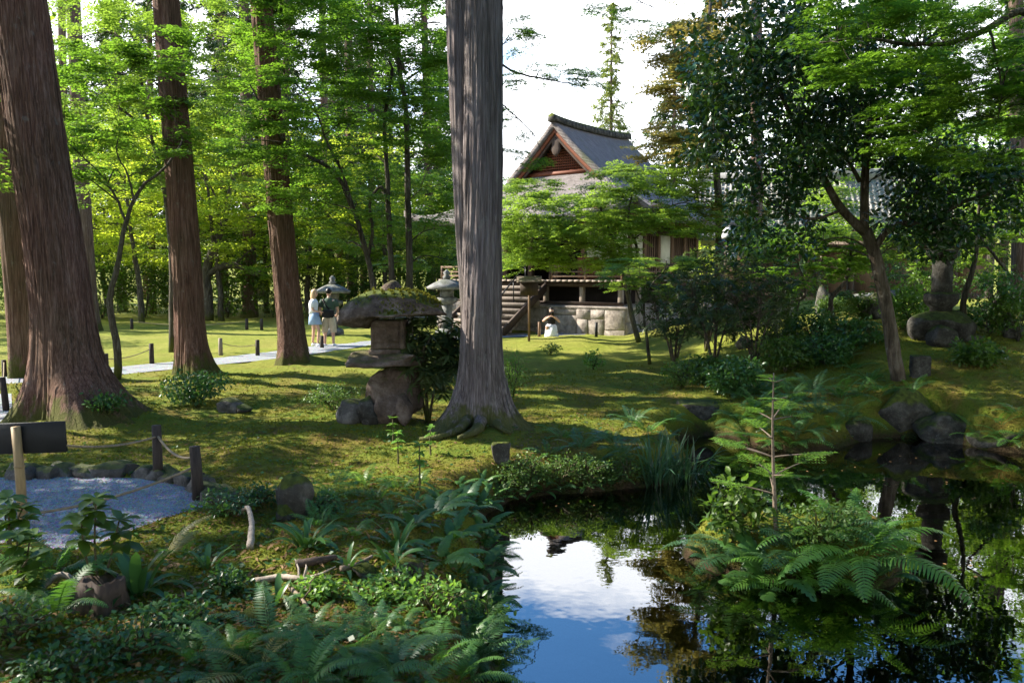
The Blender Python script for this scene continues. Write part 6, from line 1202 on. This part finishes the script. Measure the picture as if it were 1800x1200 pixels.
stalked(175, 1040, .66, 'dark stalked plant with whorled leaves before the near gravel', 1, .155, 3, 'hedge'); stalked(20, 990, .5, 'dark leafy plant at the foot of the bamboo sign post', 2, .15, 3, 'hedge'); stalked(35, 1040, .4, 'dark leafy plant in the lower left corner', 3, .15, 3, 'hedge')  # darker leaf colour paints these plants as shaded silhouettes
for k, (px, py, h, lab) in enumerate([(738, 860, .48, 'thin upright seedling with pale leaves on the moss'), (700, 815, .36, 'thin seedling left of the middle cedar roots'), (758, 800, .34, 'thin leafy seedling before the middle cedar roots'), (690, 780, .34, 'bright seedling before the big lantern foot')]): stalked(px, py, h, lab, 10 + k, .09, 1, 'light_leaf')
# --- broad leaved ground cover
for k, (px, py, rx, h, m_, lab) in enumerate([(230, 1150, .32, .22, 'broad', 'glossy evergreen bush at the bottom left'), (320, 1110, .24, .18, 'broad', 'glossy evergreen bush right of the bottom left bush'), (120, 1190, .25, .16, 'broad', 'pale glossy leaved bush in the bottom left corner'), (395, 905, .30, .22, 'broad', 'leafy groundcover beside the gravel bend'), (450, 890, .22, .2, 'broad', 'leafy plant left of the round stone post'), (560, 900, .2, .16, 'broad', 'small leafy plant right of the round stone post'), (660, 1060, .2, .13, 'light_leaf', 'bright leafy plant among the bank ferns'), (770, 1090, .28, .24, 'light_leaf', 'bright green leafy plant at the lower pond edge'), (845, 1110, .22, .3, 'light_leaf', 'light green bush hanging over the water at lower left'), (560, 1050, .16, .11, 'light_leaf', 'leafy plant in the sun patch above the fern bed'), (400, 1040, .16, .12, 'broad', 'leafy plant right of the strap leaved clump'), (700, 1040, .18, .14, 'broad', 'bluish leafy plant on the pond bank'), (20, 1130, .3, .25, 'hedge', 'dark leafy plant at the left border')]): shrub('leafy_plant', lab, ground(px, py), rx, rx * .8, h, 44, 10, .075, .047, 'oval', m_, 500 + k, cat='plant', low=.1, stem='stem', up=.9, k=.004)
# mossy bushes along the dark far bank
for k, (px, py, rx) in enumerate([(930, 852, .3), (985, 850, .32), (1040, 848, .3), (1090, 848, .28), (895, 868, .24)]): shrub('bank_bush', 'fine leaved mossy bush on the dark far bank', ground(px, py), rx, rx * .8, .34, 44, 22, .1, .035, 'oval', 'azalea', 530 + k, group='mossy bushes of the far bank', low=.0, stem='stem')
# --- dead wood
def branch(px_pts, r, label, m='twig', lift=.03, arch=0.0, name='fallen_branch', twigs=0):
    P = [ground(a, b) + np.array((0, 0, lift)) for a, b in px_pts]; n = len(P); P = [p + np.array((0, 0, arch * math.sin(math.pi * i / (n - 1)))) for i, p in enumerate(P)]; c = P[0]; mb = MB(); rs_ = np.random.RandomState(int(px_pts[0][0])); S_ = spline(P, 16) - c; mb.tube(S_, np.linspace(r, r * .5, 16), 9, wob=.25, rng=rs_)
    for _ in range(twigs): i = rs_.randint(4, 14); d = rs_.normal(0, .12, 3); d[2] = abs(d[2]); mb.tube([S_[i], S_[i] + d * .6, S_[i] + d + rs_.normal(0, .02, 3)], [r * .4, r * .3, r * .1], 5)
    tag(obj(name, mb.mesh(name, True), M[m], loc=c), label, 'branch')
branch([(440, 968), (442, 945), (436, 925), (420, 910)], .030, 'curved pale root arching out of the moss', 'deadwood', .03, .16, 'arched_root'); branch([(520, 1000), (560, 990), (590, 985)], .04, 'dark fallen log beside the small strap leaved plant', 'wood_dark', .02); branch([(600, 1010), (630, 1000), (655, 985)], .024, 'curved dead branch right of the fallen log', 'twig', .03)
branch([(450, 1030), (490, 1022), (530, 1025), (570, 1030)], .028, 'pale sunlit dead branch lying on the moss', 'deadwood', .03, twigs=4); branch([(510, 1040), (530, 1060), (545, 1080)], .018, 'thin dead branch running towards the fern bed', 'twig', .03, twigs=2); branch([(70, 1045), (105, 1030), (150, 1040)], .028, 'pale curved dead branch in the dark lower left', 'deadwood', .03, .05)
branch([(1700, 1010), (1740, 985), (1770, 955)], .016, 'bare twig sticking out of the pond at right', 'twig', .35, .0, twigs=5); branch([(1365, 600), (1390, 612), (1402, 620)], .05, 'pale fallen trunk before the right garden', 'deadwood', .08)
g = ground(180, 1072); mb = MB(); th = np.linspace(0, 6.283, 22, endpoint=False); rs_ = np.random.RandomState(9); jag = rs_.uniform(.86, 1.08, 22); lob_ = 1 + .18 * np.sin(th * 5 + 1) + rs_.normal(0, .04, 22); V = [np.stack((np.cos(th) * r * lob_, np.sin(th) * r * lob_, np.where(k_ >= 3, z * jag, z) * np.ones(22)), 1) for k_, (r, z) in enumerate([(.20, -.08), (.155, .03), (.13, .12), (.125, .22), (.09, .20), (.02, .13)])]; k_ = np.arange(5)[:, None] * 22; i = np.arange(22)[None]; j = (i + 1) % 22
mb.add(np.concatenate(V), np.stack((k_ + i, k_ + j, k_ + 22 + j, k_ + 22 + i), -1).reshape(-1, 4)); tag(obj('tree_stump', mb.mesh('tree_stump'), M['wood_dark'], loc=g), 'dark rotten stump below the stalked plant', 'stump')
for k, (px, py, s) in enumerate([(690, 1045, .12), (720, 1010, .12), (450, 1095, .10), (640, 1015, .10)]): rock('garden_stone', ground(px, py), (s, s * .8, s * .7), M['rock_moss'], ['mossy stone on the slope of the left bank', 'mossy stone below the strap leaved clumps', 'mossy stone above the bottom fern bed', 'small mossy stone near the curved dead branch'][k], seed=140 + k)

# ================================================================== moss tips, litter
rs = np.random.RandomState(2)
def view_points(n, y0, y1, pw=2.0):
    u = rs.rand(n); y = 1 / (1 / y0 + (1 / y1 - 1 / y0) * u); x = y * rs.uniform(-.64, .64, n); return x, y
x, y = view_points(150000, 4.2, 19); z = hgt(x, y); ok = (np.minimum(sd_poly(x, y, GRAV), sd_poly(x, y, PATH)) > .03) & (z > -.38) & (vnoise(x, y, 1.6, 6) + .5 * vnoise(x, y, 6, 7) > -.28); x, y, z = x[ok], y[ok], z[ok]; n = len(x); mb = MB()
P = np.stack((x, y, z - .004), 1); d = np.stack((rs.normal(0, .55, n), rs.normal(0, .55, n), np.ones(n)), 1); s = rs.uniform(.5, 1.3, n) * (.014 + .0016 * y); dd = nrm(d) * s[:, None]; side = nrm(np.cross(d, rs.normal(0, 1, (n, 3)))) * (s * .42)[:, None]
mb.add(np.stack((P - side, P + side, P + dd), 1).reshape(-1, 3), np.arange(3 * n).reshape(-1, 3)); tag(obj('moss_tips', mb.mesh('moss_tips'), M['mossfuzz']), 'moss tips covering the ground', 'moss', kind='stuff')
x, y = view_points(9000, 4.2, 24); z = hgt(x, y); ok = (z > -.38) & (vnoise(x, y, .8, 16) > -.05); x, y, z = x[ok], y[ok], z[ok]; n = len(x); mb = MB()
bake(mb, np.stack((x, y, z + .012), 1), np.stack((rs.normal(0, 1, n), rs.normal(0, 1, n), rs.normal(0, .2, n)), 1), np.stack((rs.normal(0, .3, n), rs.normal(0, .3, n), np.ones(n)), 1), rs.uniform(.02, .05, n), 'kite'); tag(obj('leaf_litter', mb.mesh('leaf_litter'), M['dry']), 'fallen brown leaves scattered over the moss', 'leaves', kind='stuff')
x, y = view_points(2600, 4.2, 16); z = hgt(x, y); ok = (z > -.40) & (sd_poly(x, y, GRAV) > 0); x, y, z = x[ok], y[ok], z[ok]; n = len(x); mb = MB()
for i in range(n):
    k = rs.randint(3, 6); a = rs.uniform(0, 6.28, k); P = np.tile((x[i], y[i], z[i]), (k, 1)) + rs.normal(0, .012, (k, 3)); P[:, 2] = z[i] + rs.uniform(.015, .05); bake(mb, P, np.stack((np.cos(a), np.sin(a), rs.uniform(-.1, .5, k)), 1), np.tile((0, 0, 1.), (k, 1)) + rs.normal(0, .25, (k, 3)), rs.uniform(.02, .055, k), 'kite')
tag(obj('ground_cover', mb.mesh('ground_cover'), M['broad']), 'tiny seedlings and leaves over the moss', 'ground cover', kind='stuff')

x, y = view_points(16000, 4.2, 17); z = hgt(x, y); ok = (z > -.40) & (vnoise(x, y, .9, 26) + .6 * vnoise(x, y, 3, 27) > -.12); x, y, z = x[ok], y[ok], z[ok]; n = len(x); mb = MB()
bake(mb, np.stack((x, y, z + .014), 1), np.stack((rs.normal(0, 1, n), rs.normal(0, 1, n), rs.normal(0, .15, n)), 1), np.stack((rs.normal(0, .3, n), rs.normal(0, .3, n), np.ones(n)), 1), rs.uniform(.03, .10, n), 'strap'); tag(obj('needle_litter', mb.mesh('needle_litter'), M['dry']), 'brown cedar needles and twigs littering the moss', 'litter', kind='stuff')
# loose stones on the near gravel
gxy = np.array(GRAV); x = rs.uniform(-7, gxy[:, 0].max(), 26000); y = rs.uniform(gxy[:, 1].min(), gxy[:, 1].max(), 26000); ok = (sd_poly(x, y, GRAV) < -.01) & (np.abs(x) < y * .66); x, y = x[ok][:9000], y[ok][:9000]; n = len(x)
o6 = np.array([(1, 0, 0), (-1, 0, 0), (0, 1, 0), (0, -1, 0), (0, 0, .7), (0, 0, -.7)]); f8 = np.array([(0, 2, 4), (2, 1, 4), (1, 3, 4), (3, 0, 4)]); sz = rs.uniform(.006, .016, n); a = rs.uniform(0, 6.28, n); V = o6[None] * sz[:, None, None] * rs.uniform(.7, 1.3, (n, 1, 3)); V = np.stack((V[..., 0] * np.cos(a)[:, None] - V[..., 1] * np.sin(a)[:, None], V[..., 0] * np.sin(a)[:, None] + V[..., 1] * np.cos(a)[:, None], V[..., 2]), -1) + np.stack((x, y, np.full(n, -.010)), 1)[:, None]
mb = MB(); mb.add(V.reshape(-1, 3), (f8[None] + np.arange(n)[:, None, None] * 6).reshape(-1, 3)); tag(obj('loose_gravel', mb.mesh('loose_gravel'), M['gravel']), 'loose stones of the near gravel path', 'gravel', kind='stuff')
# leaves floating on the pond
n = 240; x = rs.uniform(-.2, 7, n); y = rs.uniform(5, 12.5, n); ok = (sd_poly(x, y, POND) < -.15) & (sd_poly(x, y, ISLE) > .1) & (vnoise(x, y, .7, 33) > 0); x, y = x[ok], y[ok]; n = len(x); mb = MB()
bake(mb, np.stack((x, y, np.full(n, WATER + .004)), 1), np.stack((rs.normal(0, 1, n), rs.normal(0, 1, n), np.zeros(n)), 1), np.tile((0, 0, 1.), (n, 1)), rs.uniform(.02, .045, n), 'kite'); tag(obj('floating_leaves', mb.mesh('floating_leaves'), M['dry']), 'small leaves floating on the pond', 'leaves', kind='stuff')
# ================================================================== labels: where look-alikes share one, say which from the left
from bpy_extras.object_utils import world_to_camera_view
bpy.context.view_layer.update(); _by = {}
SC.render.resolution_x, SC.render.resolution_y = 1800, 1200
for o in SC.objects:
    if o.parent is None and 'label' in o and o.get('kind') is None: _by.setdefault(o['label'], []).append(o)
ORD = ['first', 'second', 'third', 'fourth', 'fifth', 'sixth', 'seventh', 'eighth', 'ninth', 'tenth', 'eleventh', 'twelfth', 'thirteenth', 'fourteenth', 'fifteenth', 'sixteenth', 'seventeenth', 'eighteenth', 'nineteenth', 'twentieth']
for lab, os_ in _by.items():
    if len(os_) < 2: continue
    vis = [(world_to_camera_view(SC, cam, o.matrix_world.translation), o) for o in os_]
    vis = sorted([(v.x, o) for v, o in vis if v.z > 0 and -.06 < v.x < 1.06], key=lambda t: t[0])
    if len(lab.split()) > 12 or len(vis) < 2 or len(vis) > 20: continue
    for i, (_, o) in enumerate(vis): o['label'] = lab + ', ' + ('rightmost of them' if i == len(vis) - 1 else ('leftmost of them' if i == 0 else ORD[i] + ' from left'))
